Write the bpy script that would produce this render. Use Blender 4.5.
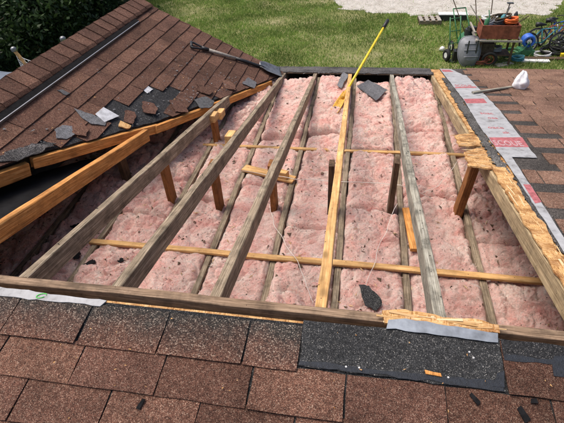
import bpy, math, random
import numpy as np
from mathutils import Vector, Matrix, noise
random.seed(7); rng = np.random.default_rng(7)
for o in list(bpy.data.objects): bpy.data.objects.remove(o)
scn = bpy.context.scene; COL = scn.collection

# ---------------------------------------------------------------- camera, sky, sun, exposure
cam_d = bpy.data.cameras.new('camera'); cam = bpy.data.objects.new('camera', cam_d); COL.objects.link(cam)
pit, yaw, roll = math.radians(39.149), math.radians(11.593), math.radians(-3.509)
fw = Vector((-math.sin(yaw)*math.cos(pit), math.cos(yaw)*math.cos(pit), -math.sin(pit)))
rt = Vector((math.cos(yaw), math.sin(yaw), 0)); up = rt.cross(fw)
rr = math.cos(roll)*rt + math.sin(roll)*up; uu = -math.sin(roll)*rt + math.cos(roll)*up
m = Matrix.Identity(4)
for i in range(3): m[i][0], m[i][1], m[i][2] = rr[i], uu[i], -fw[i]
m.translation = (0, 0, 1.9641); cam.matrix_world = m
cam_d.lens = 27.8145; cam_d.sensor_width = 36; cam_d.clip_start = .05; cam_d.clip_end = 3000
scn.camera = cam
SUN_EL, SUN_AZ = math.radians(66), math.radians(-78)       # azimuth from +Y towards +X
w = bpy.data.worlds.new('World'); scn.world = w; w.use_nodes = True
nt = w.node_tree; bg = nt.nodes['Background']; sky = nt.nodes.new('ShaderNodeTexSky')
sky.sky_type = 'NISHITA'; sky.sun_disc = False; sky.sun_elevation = SUN_EL; sky.sun_rotation = SUN_AZ
sky.air_density = .7; sky.dust_density = 6.0; sky.ozone_density = 1.0
nt.links.new(sky.outputs[0], bg.inputs[0]); bg.inputs[1].default_value = .12
sd = bpy.data.lights.new('sun', 'SUN'); sd.energy = 1.5; sd.angle = math.radians(30); sd.color = (1, .94, .85)
so = bpy.data.objects.new('sun', sd); COL.objects.link(so)
sdir = Vector((math.sin(SUN_AZ)*math.cos(SUN_EL), math.cos(SUN_AZ)*math.cos(SUN_EL), math.sin(SUN_EL)))
so.rotation_euler = sdir.to_track_quat('Z', 'Y').to_euler(); so.location = sdir*30
vs = scn.view_settings; vs.view_transform = 'Standard'; vs.look = 'None'; vs.gamma = 1; vs.exposure = .62; vs.use_curve_mapping = False
scn.render.engine = 'CYCLES'; scn.render.resolution_x = 1024; scn.render.resolution_y = 768

# ---------------------------------------------------------------- material helpers
def nodemat(name):
    ma = bpy.data.materials.new(name); ma.use_nodes = True
    return ma, ma.node_tree, ma.node_tree.nodes['Principled BSDF']
def nd(nt, typ, ins=None, **at):
    n = nt.nodes.new('ShaderNode'+typ)
    for k, v in at.items(): setattr(n, k, v)
    for k, v in (ins or {}).items():
        s = n.inputs[k]
        if isinstance(v, bpy.types.NodeSocket): nt.links.new(v, s)
        else: s.default_value = v
    return n
def ramp(nt, fac, stops, interp='LINEAR'):
    n = nt.nodes.new('ShaderNodeValToRGB'); cr = n.color_ramp; cr.interpolation = interp
    while len(cr.elements) < len(stops): cr.elements.new(.5)
    for e, (p, c) in zip(cr.elements, stops): e.position = p; e.color = (*c, 1) if len(c) == 3 else c
    nt.links.new(fac, n.inputs[0]); return n.outputs[0]
def gray(v): return (v, v, v)
def mixc(nt, fac, a, b, mode='MIX'):
    n = nt.nodes.new('ShaderNodeMix'); n.data_type = 'RGBA'; n.blend_type = mode
    for s, v in ((n.inputs[0], fac), (n.inputs[6], a), (n.inputs[7], b)):
        if isinstance(v, bpy.types.NodeSocket): nt.links.new(v, s)
        elif isinstance(v, (int, float)): s.default_value = v
        else: s.default_value = (*v, 1)
    return n.outputs[2]
def bump(nt, b, h, strength, dist):
    n = nd(nt, 'Bump', {'Height': h, 'Strength': strength, 'Distance': dist}); nt.links.new(n.outputs[0], b.inputs['Normal'])
def wpos(nt): return nd(nt, 'NewGeometry').outputs['Position']
def fin(ma, nt, b, col, rough=.8, spec=.3, metal=0):
    if isinstance(col, bpy.types.NodeSocket): nt.links.new(col, b.inputs['Base Color'])
    else: b.inputs['Base Color'].default_value = (*col, 1)
    b.inputs['Roughness'].default_value = rough; b.inputs['Specular IOR Level'].default_value = spec; b.inputs['Metallic'].default_value = metal
    return ma
MAT = {}
def granule(name, stops, stain=(.72, 1.1), specks=.0, tint=(.72, 1.28), scale=520):
    ma, nt, b = nodemat(name); P = wpos(nt)
    v = nd(nt, 'TexVoronoi', {'Vector': P, 'Scale': scale})
    sep = nd(nt, 'SeparateColor', {0: v.outputs['Color']})
    c = ramp(nt, sep.outputs[0], stops)
    n2 = nd(nt, 'TexNoise', {'Vector': P, 'Scale': 60., 'Detail': 3.}); c = mixc(nt, 1., c, ramp(nt, n2.outputs[0], [(.3, gray(.72)), (.7, gray(1.28))]), 'MULTIPLY')
    n3 = nd(nt, 'TexNoise', {'Vector': P, 'Scale': 4.5, 'Detail': 5.}); c = mixc(nt, 1., c, ramp(nt, n3.outputs[0], [(.32, gray(stain[0])), (.62, gray(stain[1]))]), 'MULTIPLY')
    oi = nd(nt, 'ObjectInfo'); c = mixc(nt, 1., c, ramp(nt, oi.outputs['Random'], [(0, (tint[0], tint[0]*.98, tint[0]*.95)), (.5, (1, .98, 1)), (1, (tint[1], tint[1], tint[1]*.97))]), 'MULTIPLY')
    if specks:
        v2 = nd(nt, 'TexVoronoi', {'Vector': P, 'Scale': 150.}); s2 = nd(nt, 'SeparateColor', {0: v2.outputs['Color']})
        k = nd(nt, 'Math', {0: s2.outputs[1], 1: 1-specks}, operation='GREATER_THAN'); c = mixc(nt, k.outputs[0], c, (.38, .36, .33))
    bump(nt, b, v.outputs['Distance'], .55, .0025)
    return fin(ma, nt, b, c, .93, .2)
BR = [(0, (.03, .017, .013)), (.25, (.066, .031, .022)), (.5, (.112, .052, .036)), (.75, (.152, .076, .053)), (.93, (.225, .138, .10)), (1, (.34, .25, .19))]
BR2 = [(0, (.038, .025, .019)), (.2, (.125, .067, .047)), (.5, (.19, .102, .07)), (.75, (.24, .142, .10)), (.95, (.34, .24, .18)), (1, (.43, .35, .28))]
BK = [(0, (.010, .011, .012)), (.5, (.025, .026, .028)), (.85, (.045, .047, .05)), (.96, (.10, .10, .10)), (1, (.30, .29, .27))]
MAT['shingle'] = granule('brown_granule_shingle', BR)
MAT['headlap_far'] = granule('faded_headlap', [(0, (.02, .019, .018)), (.5, (.05, .046, .043)), (.85, (.09, .08, .074)), (1, (.22, .2, .18))], (.7, 1.4))
MAT['shingle_far'] = granule('light_brown_granule_shingle', BR2, tint=(.82, 1.18))  # lighter brown granules for the far slope tabs
MAT['headlap'] = granule('black_granule_headlap', BK, (.8, 1.15), .0)
MAT['grey_shingle'] = granule('grey_shingle_back', [(0, (.07, .075, .08)), (.5, (.12, .125, .135)), (1, (.25, .25, .26))], (.8, 1.15))
MAT['edge_grey'] = granule('dusty_dark_shingle', [(0, (.012, .012, .013)), (.5, (.035, .035, .036)), (.8, (.08, .077, .075)), (1, (.34, .32, .3))], (.5, 1.5))
def top_course():
    ma, nt, b = nodemat('headlap_fading_to_brown'); P = wpos(nt)
    v = nd(nt, 'TexVoronoi', {'Vector': P, 'Scale': 330.}); sep = nd(nt, 'SeparateColor', {0: v.outputs['Color']})
    c1 = ramp(nt, sep.outputs[0], BR); c2 = ramp(nt, sep.outputs[0], [(0, (.012, .012, .012)), (.5, (.032, .029, .026)), (.85, (.075, .062, .052)), (1, (.28, .24, .2))])
    sx = nd(nt, 'SeparateXYZ', {0: P}); n = nd(nt, 'TexNoise', {'Vector': P, 'Scale': 13., 'Detail': 8., 'Roughness': .8})
    a = nd(nt, 'Math', {0: n.outputs[0], 1: .24, 2: sx.outputs[1]}, operation='MULTIPLY_ADD')
    f = nd(nt, 'MapRange', {0: a.outputs[0], 1: .84, 2: .98})
    c = mixc(nt, f.outputs[0], c1, c2)
    oi = nd(nt, 'ObjectInfo'); c = mixc(nt, 1., c, ramp(nt, oi.outputs['Random'], [(0, gray(.85)), (1, gray(1.15))]), 'MULTIPLY')
    bump(nt, b, v.outputs['Distance'], .55, .0025); return fin(ma, nt, b, c, .93, .2)
MAT['shingle_top'] = top_course()
def wood(name, cols, grain=1., dirt=.5, spots=0., rough=.8):
    """local Y is the length"""
    ma, nt, b = nodemat(name); tc = nd(nt, 'TexCoord'); oi = nd(nt, 'ObjectInfo')
    off = nd(nt, 'VectorMath', {0: tc.outputs['Object'], 1: oi.outputs['Location']}, operation='ADD')
    mp = nd(nt, 'Mapping', {'Vector': off.outputs[0], 'Scale': (1, .03, 1)})
    g = nd(nt, 'TexNoise', {'Vector': mp.outputs[0], 'Scale': 210.*grain, 'Detail': 5., 'Roughness': .6, 'Distortion': .4})
    mp2 = nd(nt, 'Mapping', {'Vector': off.outputs[0], 'Scale': (1, .10, 1)})
    g2 = nd(nt, 'TexNoise', {'Vector': mp2.outputs[0], 'Scale': 28., 'Detail': 4., 'Distortion': .8})
    c = ramp(nt, g.outputs[0], [(.3, cols[0]), (.52, cols[1]), (.72, cols[2])])
    c = mixc(nt, 1., c, ramp(nt, g2.outputs[0], [(.3, gray(.7)), (.65, gray(1.2))]), 'MULTIPLY')
    n3 = nd(nt, 'TexNoise', {'Vector': off.outputs[0], 'Scale': 11., 'Detail': 6., 'Roughness': .7})
    c = mixc(nt, 1., c, ramp(nt, n3.outputs[0], [(.32, gray(1-dirt)), (.55, gray(1.05))]), 'MULTIPLY')
    mk_ = nd(nt, 'Mapping', {'Vector': off.outputs[0], 'Scale': (1, .45, 1)}); vk = nd(nt, 'TexVoronoi', {'Vector': mk_.outputs[0], 'Scale': 9.})
    c = mixc(nt, ramp(nt, vk.outputs['Distance'], [(.06, gray(.75)), (.13, gray(.25)), (.17, gray(0))]), c, tuple(q*.35 for q in cols[1]))
    v = nd(nt, 'TexVoronoi', {'Vector': off.outputs[0], 'Scale': 26.})
    k = nd(nt, 'Math', {0: v.outputs['Distance'], 1: .06+spots}, operation='LESS_THAN'); c = mixc(nt, nd(nt, 'Math', {0: k.outputs[0], 1: .8}, operation='MULTIPLY').outputs[0], c, (.02, .014, .01))
    c = mixc(nt, 1., c, ramp(nt, oi.outputs['Random'], [(0, gray(.85)), (1, gray(1.12))]), 'MULTIPLY')
    bump(nt, b, g.outputs[0], .5, .003); return fin(ma, nt, b, c, rough, .25)
MAT['wood_grey'] = wood('weathered_grey_wood', [(.10, .075, .048), (.25, .195, .135), (.42, .355, .265)], dirt=.5)
MAT['wood_pale'] = wood('pale_bleached_wood', [(.12, .11, .085), (.33, .31, .25), (.52, .5, .43)], dirt=.6, spots=.06)
MAT['wood_tan'] = wood('tan_rafter_wood', [(.17, .12, .065), (.38, .29, .17), (.56, .45, .28)], dirt=.4)
MAT['wood_ridge'] = wood('weathered_ridge_wood', [(.10, .065, .04), (.25, .17, .11), (.40, .29, .2)], dirt=.5)
MAT['wood_dark'] = wood('dark_brown_wood', [(.035, .022, .014), (.10, .065, .04), (.19, .125, .08)], dirt=.5)
MAT['wood_new'] = wood('new_yellow_pine', [(.42, .22, .08), (.62, .37, .15), (.76, .52, .26)], dirt=.25, spots=.03)
MAT['wood_orange'] = wood('orange_stained_board', [(.30, .115, .028), (.56, .25, .068), (.72, .40, .15)], dirt=.3)
MAT['wood_brown'] = wood('orange_brown_strut', [(.12, .045, .015), (.30, .125, .04), (.46, .22, .085)], dirt=.45)
def osb():
    ma, nt, b = nodemat('oriented_strand_board'); P = wpos(nt)
    jn = nd(nt, 'TexNoise', {'Vector': P, 'Scale': 18., 'Detail': 2.}); an = nd(nt, 'VectorMath', {0: P, 1: jn.outputs['Color']}, operation='MULTIPLY_ADD'); an.inputs[2].default_value = (0, 0, 0)
    w1 = nd(nt, 'Mapping', {'Vector': P, 'Rotation': (0, 0, .5), 'Scale': (1, .12, 1)}); n1 = nd(nt, 'TexNoise', {'Vector': w1.outputs[0], 'Scale': 190., 'Detail': 4., 'Distortion': .6})
    w2 = nd(nt, 'Mapping', {'Vector': P, 'Rotation': (0, 0, -.7), 'Scale': (.12, 1, 1)}); n2 = nd(nt, 'TexNoise', {'Vector': w2.outputs[0], 'Scale': 190., 'Detail': 4., 'Distortion': .6})
    sel = ramp(nt, nd(nt, 'TexNoise', {'Vector': P, 'Scale': 42., 'Detail': 2., 'Distortion': 1.5}).outputs[0], [(.47, gray(0)), (.53, gray(1))])
    f = mixc(nt, sel, n1.outputs[0], n2.outputs[0])
    c = ramp(nt, f, [(.28, (.22, .10, .03)), (.44, (.50, .29, .11)), (.58, (.64, .43, .20)), (.75, (.76, .58, .35))])
    n = nd(nt, 'TexNoise', {'Vector': P, 'Scale': 16., 'Detail': 6.}); c = mixc(nt, 1., c, ramp(nt, n.outputs[0], [(.33, (.55, .42, .36)), (.58, (1.05, 1, 1))]), 'MULTIPLY')
    bump(nt, b, f, .8, .005); return fin(ma, nt, b, c, .8, .2)
MAT['osb'] = osb()
def insulation():
    ma, nt, b = nodemat('pink_glass_fibre'); P = wpos(nt)
    n = nd(nt, 'TexNoise', {'Vector': P, 'Scale': 7., 'Detail': 6., 'Roughness': .62, 'Distortion': .6})
    c = ramp(nt, n.outputs[0], [(.26, (.76, .345, .305)), (.40, (.84, .50, .44)), (.54, (.88, .62, .55)), (.72, (.91, .75, .665))])
    n2 = nd(nt, 'TexNoise', {'Vector': P, 'Scale': 120., 'Detail': 4., 'Roughness': .7}); c = mixc(nt, 1., c, ramp(nt, n2.outputs[0], [(.3, gray(.78)), (.6, gray(1.06))]), 'MULTIPLY')
    n4 = nd(nt, 'TexNoise', {'Vector': P, 'Scale': 2.3, 'Detail': 4.}); n5 = nd(nt, 'TexNoise', {'Vector': P, 'Scale': 24., 'Detail': 5., 'Roughness': .75})
    d = nd(nt, 'Math', {0: ramp(nt, n4.outputs[0], [(.46, gray(0)), (.66, gray(.62))]), 1: ramp(nt, n5.outputs[0], [(.42, gray(0)), (.62, gray(1))])}, operation='MULTIPLY')
    c = mixc(nt, d.outputs[0], c, (.42, .33, .27))
    v = nd(nt, 'TexVoronoi', {'Vector': P, 'Scale': 60.}); sv = nd(nt, 'SeparateColor', {0: v.outputs['Color']})
    th_ = nd(nt, 'Math', {0: sv.outputs[1], 1: .22, 2: .02}, operation='MULTIPLY_ADD'); k1 = nd(nt, 'Math', {0: v.outputs['Distance'], 1: th_.outputs[0]}, operation='LESS_THAN'); k2 = nd(nt, 'Math', {0: sv.outputs[0], 1: .55}, operation='GREATER_THAN')
    k = nd(nt, 'Math', {0: k1.outputs[0], 1: k2.outputs[0]}, operation='MULTIPLY'); c = mixc(nt, nd(nt, 'Math', {0: k.outputs[0], 1: .8}, operation='MULTIPLY').outputs[0], c, (.06, .04, .035))
    n6 = nd(nt, 'TexNoise', {'Vector': P, 'Scale': 42., 'Detail': 8., 'Roughness': .7, 'Distortion': 1.2})
    n7 = nd(nt, 'TexNoise', {'Vector': P, 'Scale': 170., 'Detail': 6., 'Roughness': .75, 'Distortion': 2.})
    hh = nd(nt, 'Math', {0: n7.outputs[0], 1: .35, 2: n6.outputs[0]}, operation='MULTIPLY_ADD')
    c = mixc(nt, 1., c, ramp(nt, n7.outputs[0], [(.28, (.86, .80, .78)), (.55, (1.03, 1.03, 1.03))]), 'MULTIPLY')
    bump(nt, b, hh.outputs[0], 1., .022)
    b.inputs['Subsurface Weight'].default_value = .45; b.inputs['Subsurface Radius'].default_value = (1., .45, .4); b.inputs['Subsurface Scale'].default_value = .022
    return fin(ma, nt, b, c, 1., .05)
MAT['pink'] = insulation()
def simple(name, col, rough=.7, var=.25, scale=20., spec=.3, metal=0., bm=.2, bscale=None):
    ma, nt, b = nodemat(name); P = wpos(nt); n = nd(nt, 'TexNoise', {'Vector': P, 'Scale': scale, 'Detail': 6., 'Roughness': .65})
    c = mixc(nt, 1., ramp(nt, n.outputs[0], [(.3, gray(1-var)), (.68, gray(1+var*.6))]), col, 'MULTIPLY')
    if bm:
        n2 = nd(nt, 'TexNoise', {'Vector': P, 'Scale': bscale or scale*4, 'Detail': 4.}); bump(nt, b, n2.outputs[0], bm, .004)
    return fin(ma, nt, b, c, rough, spec, metal)
MAT['felt'] = simple('black_felt_and_void_shade', (.014, .014, .015), .95, .5, 9., .1)  # black of the felt scraps, also the painted shade of the attic void
MAT['tar'] = simple('blue_black_tar_strip', (.014, .018, .026), .6, .5, 90., .4, 0, .6)
MAT['fascia'] = simple('dark_fascia', (.04, .035, .03), .8)
MAT['wall'] = simple('cream_wall', (.6, .55, .47), .9, .1, 6.)
MAT['drywall'] = simple('attic_ceiling_board', (.25, .22, .2), .9)
MAT['steel'] = simple('worn_steel', (.22, .23, .24), .42, .45, 30., .5, .7)
MAT['darksteel'] = simple('dark_painted_steel', (.05, .055, .06), .45, .4, 30., .5, .3)
MAT['plastic_black'] = simple('black_plastic', (.018, .018, .02), .45, .3, 30., .45)
MAT['handle_wood'] = simple('grey_ash_handle', (.34, .31, .27), .7, .4, 40.)
MAT['yellow'] = simple('yellow_fibreglass', (.78, .58, .03), .4, .15, 30., .45)
MAT['yellow_dirty'] = simple('scuffed_yellow_blade', (.62, .36, .06), .6, .5, 45., .35)
MAT['plastic_bag'] = simple('white_film_bag', (.82, .82, .84), .35, .08, 30., .5)
MAT['white'] = simple('white_paint', (.75, .75, .73), .6, .2, 12.)
MAT['scrap_white'] = simple('dusty_white_paper', (.5, .51, .54), .7, .35, 25.)
MAT['nail'] = simple('galvanised_nail', (.5, .5, .5), .4, .1, 30., .5, .2)
MAT['cord'] = simple('white_string', (.72, .66, .6), .9, .2)
MAT['green'] = simple('green_machine_paint', (.04, .17, .07), .45, .3, 20., .5)
MAT['orange'] = simple('orange_plastic', (.80, .16, .03), .5, .25, 20., .45)
MAT['rust_red'] = simple('red_brown_tray', (.27, .085, .05), .7, .6, 7.)
MAT['blue'] = simple('blue_plastic', (.03, .13, .55), .4, .25, 20., .5)
MAT['greyplastic'] = simple('grey_plastic_tub', (.22, .23, .25), .55, .25, 8., .4)
MAT['tarp'] = simple('blue_grey_tarp', (.13, .16, .21), .6, .25, 5., .4)
MAT['rubber'] = simple('black_rubber', (.022, .022, .022), .8, .3, 30.)
MAT['chrome'] = simple('bare_metal', (.5, .5, .5), .35, .2, 20., .5, .8)
MAT['teal'] = simple('teal_paint', (.05, .25, .3), .45, .3, 20., .5)
MAT['bark'] = simple('bark', (.09, .07, .05), .95, .5, 14., .1, 0, .7)
def paper():
    ma, nt, b = nodemat('grey_white_underlayment'); P = wpos(nt); n = nd(nt, 'TexNoise', {'Vector': P, 'Scale': 14., 'Detail': 7., 'Roughness': .7})
    c = ramp(nt, n.outputs[0], [(.32, (.16, .155, .15)), (.45, (.32, .325, .335)), (.7, (.43, .44, .455))])
    v = nd(nt, 'TexVoronoi', {'Vector': P, 'Scale': 60.}); k = nd(nt, 'Math', {0: v.outputs['Distance'], 1: .1}, operation='LESS_THAN'); c = mixc(nt, k.outputs[0], c, (.2, .18, .16))
    n2 = nd(nt, 'TexNoise', {'Vector': P, 'Scale': 9., 'Detail': 3., 'Distortion': 1.}); bump(nt, b, n2.outputs[0], .5, .02)
    return fin(ma, nt, b, c, .6, .4)
MAT['paper'] = paper()
MAT['print_red'] = simple('faded_red_print', (.40, .13, .14), .7, .5, 45., .2, 0, 0)
MAT['print_white'] = simple('pale_print', (.46, .32, .33), .7, .35, 60., .2, 0, 0)
MAT['mark_green'] = simple('green_crayon', (.12, .55, .12), .7, .2, 60., .2, 0, 0)
def leafmat(name, cols, rough=.55):
    ma, nt, b = nodemat(name); g = nd(nt, 'NewGeometry'); c = ramp(nt, g.outputs['Random Per Island'], [(0, cols[0]), (.5, cols[1]), (1, cols[2])])
    n = nd(nt, 'TexNoise', {'Vector': g.outputs['Position'], 'Scale': .9, 'Detail': 3.}); c = mixc(nt, 1., c, ramp(nt, n.outputs[0], [(.35, gray(.7)), (.65, gray(1.3))]), 'MULTIPLY')
    b.inputs['Transmission Weight'].default_value = 0
    fin(ma, nt, b, c, rough, .3)
    tr = nd(nt, 'BsdfTranslucent', {0: c}); mx = nd(nt, 'MixShader', {0: .25, 1: b.outputs[0], 2: tr.outputs[0]})
    nt.links.new(mx.outputs[0], nt.nodes['Material Output'].inputs[0]); return ma
MAT['leaf'] = leafmat('dark_green_leaves', [(.012, .028, .010), (.024, .052, .016), (.055, .095, .03)])
MAT['leaf2'] = leafmat('mid_green_leaves', [(.018, .04, .013), (.036, .07, .02), (.08, .12, .04)])
MAT['grass'] = leafmat('lawn_grass_blades', [(.09, .17, .028), (.16, .28, .048), (.33, .38, .11)])
def ground():
    ma, nt, b = nodemat('lawn_soil'); P = wpos(nt); n = nd(nt, 'TexNoise', {'Vector': P, 'Scale': 1.1, 'Detail': 8., 'Roughness': .7})
    c = ramp(nt, n.outputs[0], [(.3, (.13, .16, .05)), (.5, (.2, .21, .08)), (.62, (.29, .27, .14)), (.78, (.42, .37, .25))])
    n2 = nd(nt, 'TexNoise', {'Vector': P, 'Scale': 40., 'Detail': 5.}); c = mixc(nt, 1., c, ramp(nt, n2.outputs[0], [(.3, gray(.6)), (.7, gray(1.3))]), 'MULTIPLY')
    bump(nt, b, n2.outputs[0], .6, .04); return fin(ma, nt, b, c, .95, .1)
MAT['ground'] = ground()
def sand():
    ma, nt, b = nodemat('white_sand'); P = wpos(nt); n = nd(nt, 'TexNoise', {'Vector': P, 'Scale': 2.5, 'Detail': 8., 'Roughness': .7})
    c = ramp(nt, n.outputs[0], [(.3, (.30, .27, .22)), (.48, (.47, .445, .40)), (.7, (.56, .54, .50))])
    n2 = nd(nt, 'TexNoise', {'Vector': P, 'Scale': 22., 'Detail': 6.}); c = mixc(nt, 1., c, ramp(nt, n2.outputs[0], [(.3, gray(.62)), (.55, gray(1.05))]), 'MULTIPLY')
    bump(nt, b, n2.outputs[0], .7, .05); return fin(ma, nt, b, c, .95, .1)
MAT['sand'] = sand()

# ---------------------------------------------------------------- geometry helpers
WORLD = {}
def link(name, me, mat=None, parent=None, mw=None, local=False, smooth=False):
    o = bpy.data.objects.new(name, me); COL.objects.link(o)
    if mat is not None and me is not None and not me.materials: me.materials.append(MAT[mat] if isinstance(mat, str) else mat)
    if mw is not None: o.matrix_basis = mw
    if parent is not None:
        o.parent = parent
        if not local:
            pw = WORLD.get(parent.name)
            if pw is not None: o.matrix_parent_inverse = pw.inverted()
    WORLD[o.name] = (mw.copy() if mw is not None else Matrix.Identity(4))
    return o
def mesh(name, v, f, smooth=False):
    me = bpy.data.meshes.new(name); me.from_pydata([tuple(p) for p in v], [], f); me.update()
    if smooth: me.polygons.foreach_set('use_smooth', [True]*len(me.polygons))
    return me
def tag(o, label=None, cat=None, group=None, kind=None):
    for k, v in (('label', label), ('category', cat), ('group', group), ('kind', kind)):
        if v: o[k] = v
    return o
def empty(name, loc, label, cat, group=None, rz=0, rx=0, ry=0):
    o = bpy.data.objects.new(name, None); COL.objects.link(o); o.empty_display_size = .2
    from mathutils import Euler
    mw = Matrix.Translation(loc) @ Euler((rx, ry, rz)).to_matrix().to_4x4(); o.matrix_basis = mw; WORLD[o.name] = mw
    return tag(o, label, cat, group)
class MB:
    def __init__(s): s.v = []; s.f = []
    def add(s, v, f):
        k = len(s.v); s.v += [Vector(p) for p in v]; s.f += [tuple(i+k for i in q) for q in f]; return s
    def box(s, c, d, rot=None, ch=0.):
        x, y, z = d[0]/2, d[1]/2, d[2]/2; R = rot.to_matrix() if rot is not None else Matrix.Identity(3)
        pts = [R @ Vector((a*x, b_*y, e*z)) + Vector(c) for a in (-1, 1) for b_ in (-1, 1) for e in (-1, 1)]
        return s.add(pts, [(0, 1, 3, 2), (4, 6, 7, 5), (0, 4, 5, 1), (2, 3, 7, 6), (0, 2, 6, 4), (1, 5, 7, 3)])
    def tube(s, pts, r, n=8, closed=False, caps=True):
        pts = [Vector(p) for p in pts]; N = len(pts); rs = r if isinstance(r, (list, tuple)) else [r]*N; vs_ = []; pu = None
        for i, p in enumerate(pts):
            a = pts[(i-1) % N] if (closed or i > 0) else p; b_ = pts[(i+1) % N] if (closed or i < N-1) else p
            t = (b_-a).normalized()
            u = (pu - t*pu.dot(t)) if pu is not None else t.orthogonal()
            if u.length < 1e-6: u = t.orthogonal()
            u.normalize(); pu = u; q = t.cross(u)
            vs_ += [p + (u*math.cos(2*math.pi*j/n) + q*math.sin(2*math.pi*j/n))*rs[i] for j in range(n)]
        f = []
        for i in range(N if closed else N-1):
            k = (i+1) % N
            f += [(i*n+j, i*n+(j+1) % n, k*n+(j+1) % n, k*n+j) for j in range(n)]
        if caps and not closed: f += [tuple(range(n-1, -1, -1)), tuple((N-1)*n+j for j in range(n))]
        return s.add(vs_, f)
    def ring(s, c, R, r, axis=(0, 0, 1), n=24, k=6):
        ax = Vector(axis).normalized(); u = ax.orthogonal().normalized(); q = ax.cross(u); c = Vector(c)
        return s.tube([c + (u*math.cos(2*math.pi*i/n)+q*math.sin(2*math.pi*i/n))*R for i in range(n)], r, k, True)
    def disc(s, c, R, h, axis=(0, 0, 1), n=16):
        ax = Vector(axis).normalized(); c = Vector(c); return s.tube([c-ax*h/2, c+ax*h/2], R, n)
    def build(s, name, mat, parent=None, local=True, smooth=False, mw=None):
        return link(name, mesh(name, s.v, s.f, smooth), mat, parent, mw, local)
def plank(name, A, B, wd, dp, mat, parent, upv=(0, 0, 1), jit=.0015, seg=None, ch=.003, local=False, top=True):
    """squared timber from A to B; A and B lie on the middle of its top face (or of its section)"""
    A, B = Vector(A), Vector(B); L = (B-A).length; yv = (B-A)/L; x = yv.cross(Vector(upv)).normalized(); z = x.cross(yv)
    mw = Matrix.Identity(4)
    for i in range(3): mw[i][0], mw[i][1], mw[i][2], mw[i][3] = x[i], yv[i], z[i], A[i]
    seg = seg or max(2, int(L/.12)); a, c = wd/2, ch; z1 = 0 if top else dp/2; z0 = z1-dp
    sec = [(-a+c, z1), (a-c, z1), (a, z1-c), (a, z0+c), (a-c, z0), (-a+c, z0), (-a, z0+c), (-a, z1-c)]
    sd_ = random.random()*100; v = []; f = []
    for i in range(seg+1):
        yy = L*i/seg; ox = noise.noise((yy*1.3, sd_, 0))*jit*3; oz = noise.noise((yy*1.3, sd_, 9))*jit*2
        v += [(px+ox+random.uniform(-1, 1)*jit*.6, yy+(random.uniform(-1, 1)*jit*2 if i in (0, seg) else 0), pz+oz+random.uniform(-1, 1)*jit*.6) for px, pz in sec]
    for i in range(seg): f += [(i*8+j, i*8+(j+1) % 8, i*8+8+(j+1) % 8, i*8+8+j) for j in range(8)]
    f += [tuple(range(7, -1, -1)), tuple(seg*8+j for j in range(8))]
    f = [tuple(reversed(q)) for q in f]
    return link(name, mesh(name, v, f), mat, parent, mw, local)
# roof planes:  plan position (x, y) + height h along the normal
P0, YR, TP = .756, .92, math.tan(math.radians(10.573)); TG = .50412; GX = -.8046       # gable plane: z = -TG*(x-GX)
def frame(across, down, o=(0, 0, 0)):
    a, d = Vector(across).normalized(), Vector(down).normalized(); return a, d, a.cross(d) if a.cross(d).z > 0 else d.cross(a)
class Plane:
    def __init__(s, fn, n): s.fn = fn; s.n = Vector(n).normalized()
    def __call__(s, x, y, h=0): return Vector((x, y, s.fn(x, y))) + s.n*h
FAR = Plane(lambda x, y: P0-TP*(y-YR), (0, TP, 1)); NEAR = Plane(lambda x, y: P0+TP*(y-YR), (0, -TP, 1))
GAB = Plane(lambda x, y: -TG*(x-GX), (TG, 0, 1)); GRX = -2.43
GAB2 = Plane(lambda x, y: -TG*(GRX-GX)+TG*(x-GRX), (-TG, 0, 1))
def prism(poly, pl, h0, h1, ragged=0., seg=.03):
    """solid slab over a plan polygon on a plane"""
    pts = []
    for i, p in enumerate(poly):
        q = poly[(i+1) % len(poly)]; n = max(1, int(math.hypot(q[0]-p[0], q[1]-p[1])/seg)) if ragged else 1
        for k in range(n):
            t = k/n; pts.append((p[0]+(q[0]-p[0])*t+random.gauss(0, ragged)*(k > 0), p[1]+(q[1]-p[1])*t+random.gauss(0, ragged)*(k > 0)))
    if sum(pts[i][0]*pts[(i+1) % len(pts)][1]-pts[(i+1) % len(pts)][0]*pts[i][1] for i in range(len(pts))) < 0: pts.reverse()
    N = len(pts); f0 = h0 if callable(h0) else (lambda x, y: h0); f1 = h1 if callable(h1) else (lambda x, y: h1)
    v = [pl(x, y, f0(x, y)) for x, y in pts] + [pl(x, y, f1(x, y)) for x, y in pts]
    f = [tuple(range(N-1, -1, -1)), tuple(N+i for i in range(N))] + [(i, (i+1) % N, N+(i+1) % N, N+i) for i in range(N)]
    return v, f
def slab(name, poly, pl, h0, h1, mat, parent, ragged=0., seg=.03):
    v, f = prism(poly, pl, h0, h1, ragged, seg); return link(name, mesh(name, v, f), mat, parent)
def clip(poly, a, b, c):            # keep a*x+b*y <= c
    out = []
    for i, p in enumerate(poly):
        q = poly[(i+1) % len(poly)]; dp, dq = a*p[0]+b*p[1]-c, a*q[0]+b*q[1]-c
        if dp <= 0: out.append(p)
        if dp*dq < 0: t = dp/(dp-dq); out.append((p[0]+(q[0]-p[0])*t, p[1]+(q[1]-p[1])*t))
    return out
def inpoly(x, y, poly):
    r = False
    for i, (x1, y1) in enumerate(poly):
        x2, y2 = poly[i-1]
        if (y1 > y) != (y2 > y) and x < (x2-x1)*(y-y1)/(y2-y1)+x1: r = not r
    return r
def to_px(p):
    d = Vector(p)-Vector((0, 0, 1.9641)); z = d.dot(fw)
    return (282+435.76*d.dot(rr)/z, 211.5-435.76*d.dot(uu)/z, z) if z > .05 else (-999, -999, -1)

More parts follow.
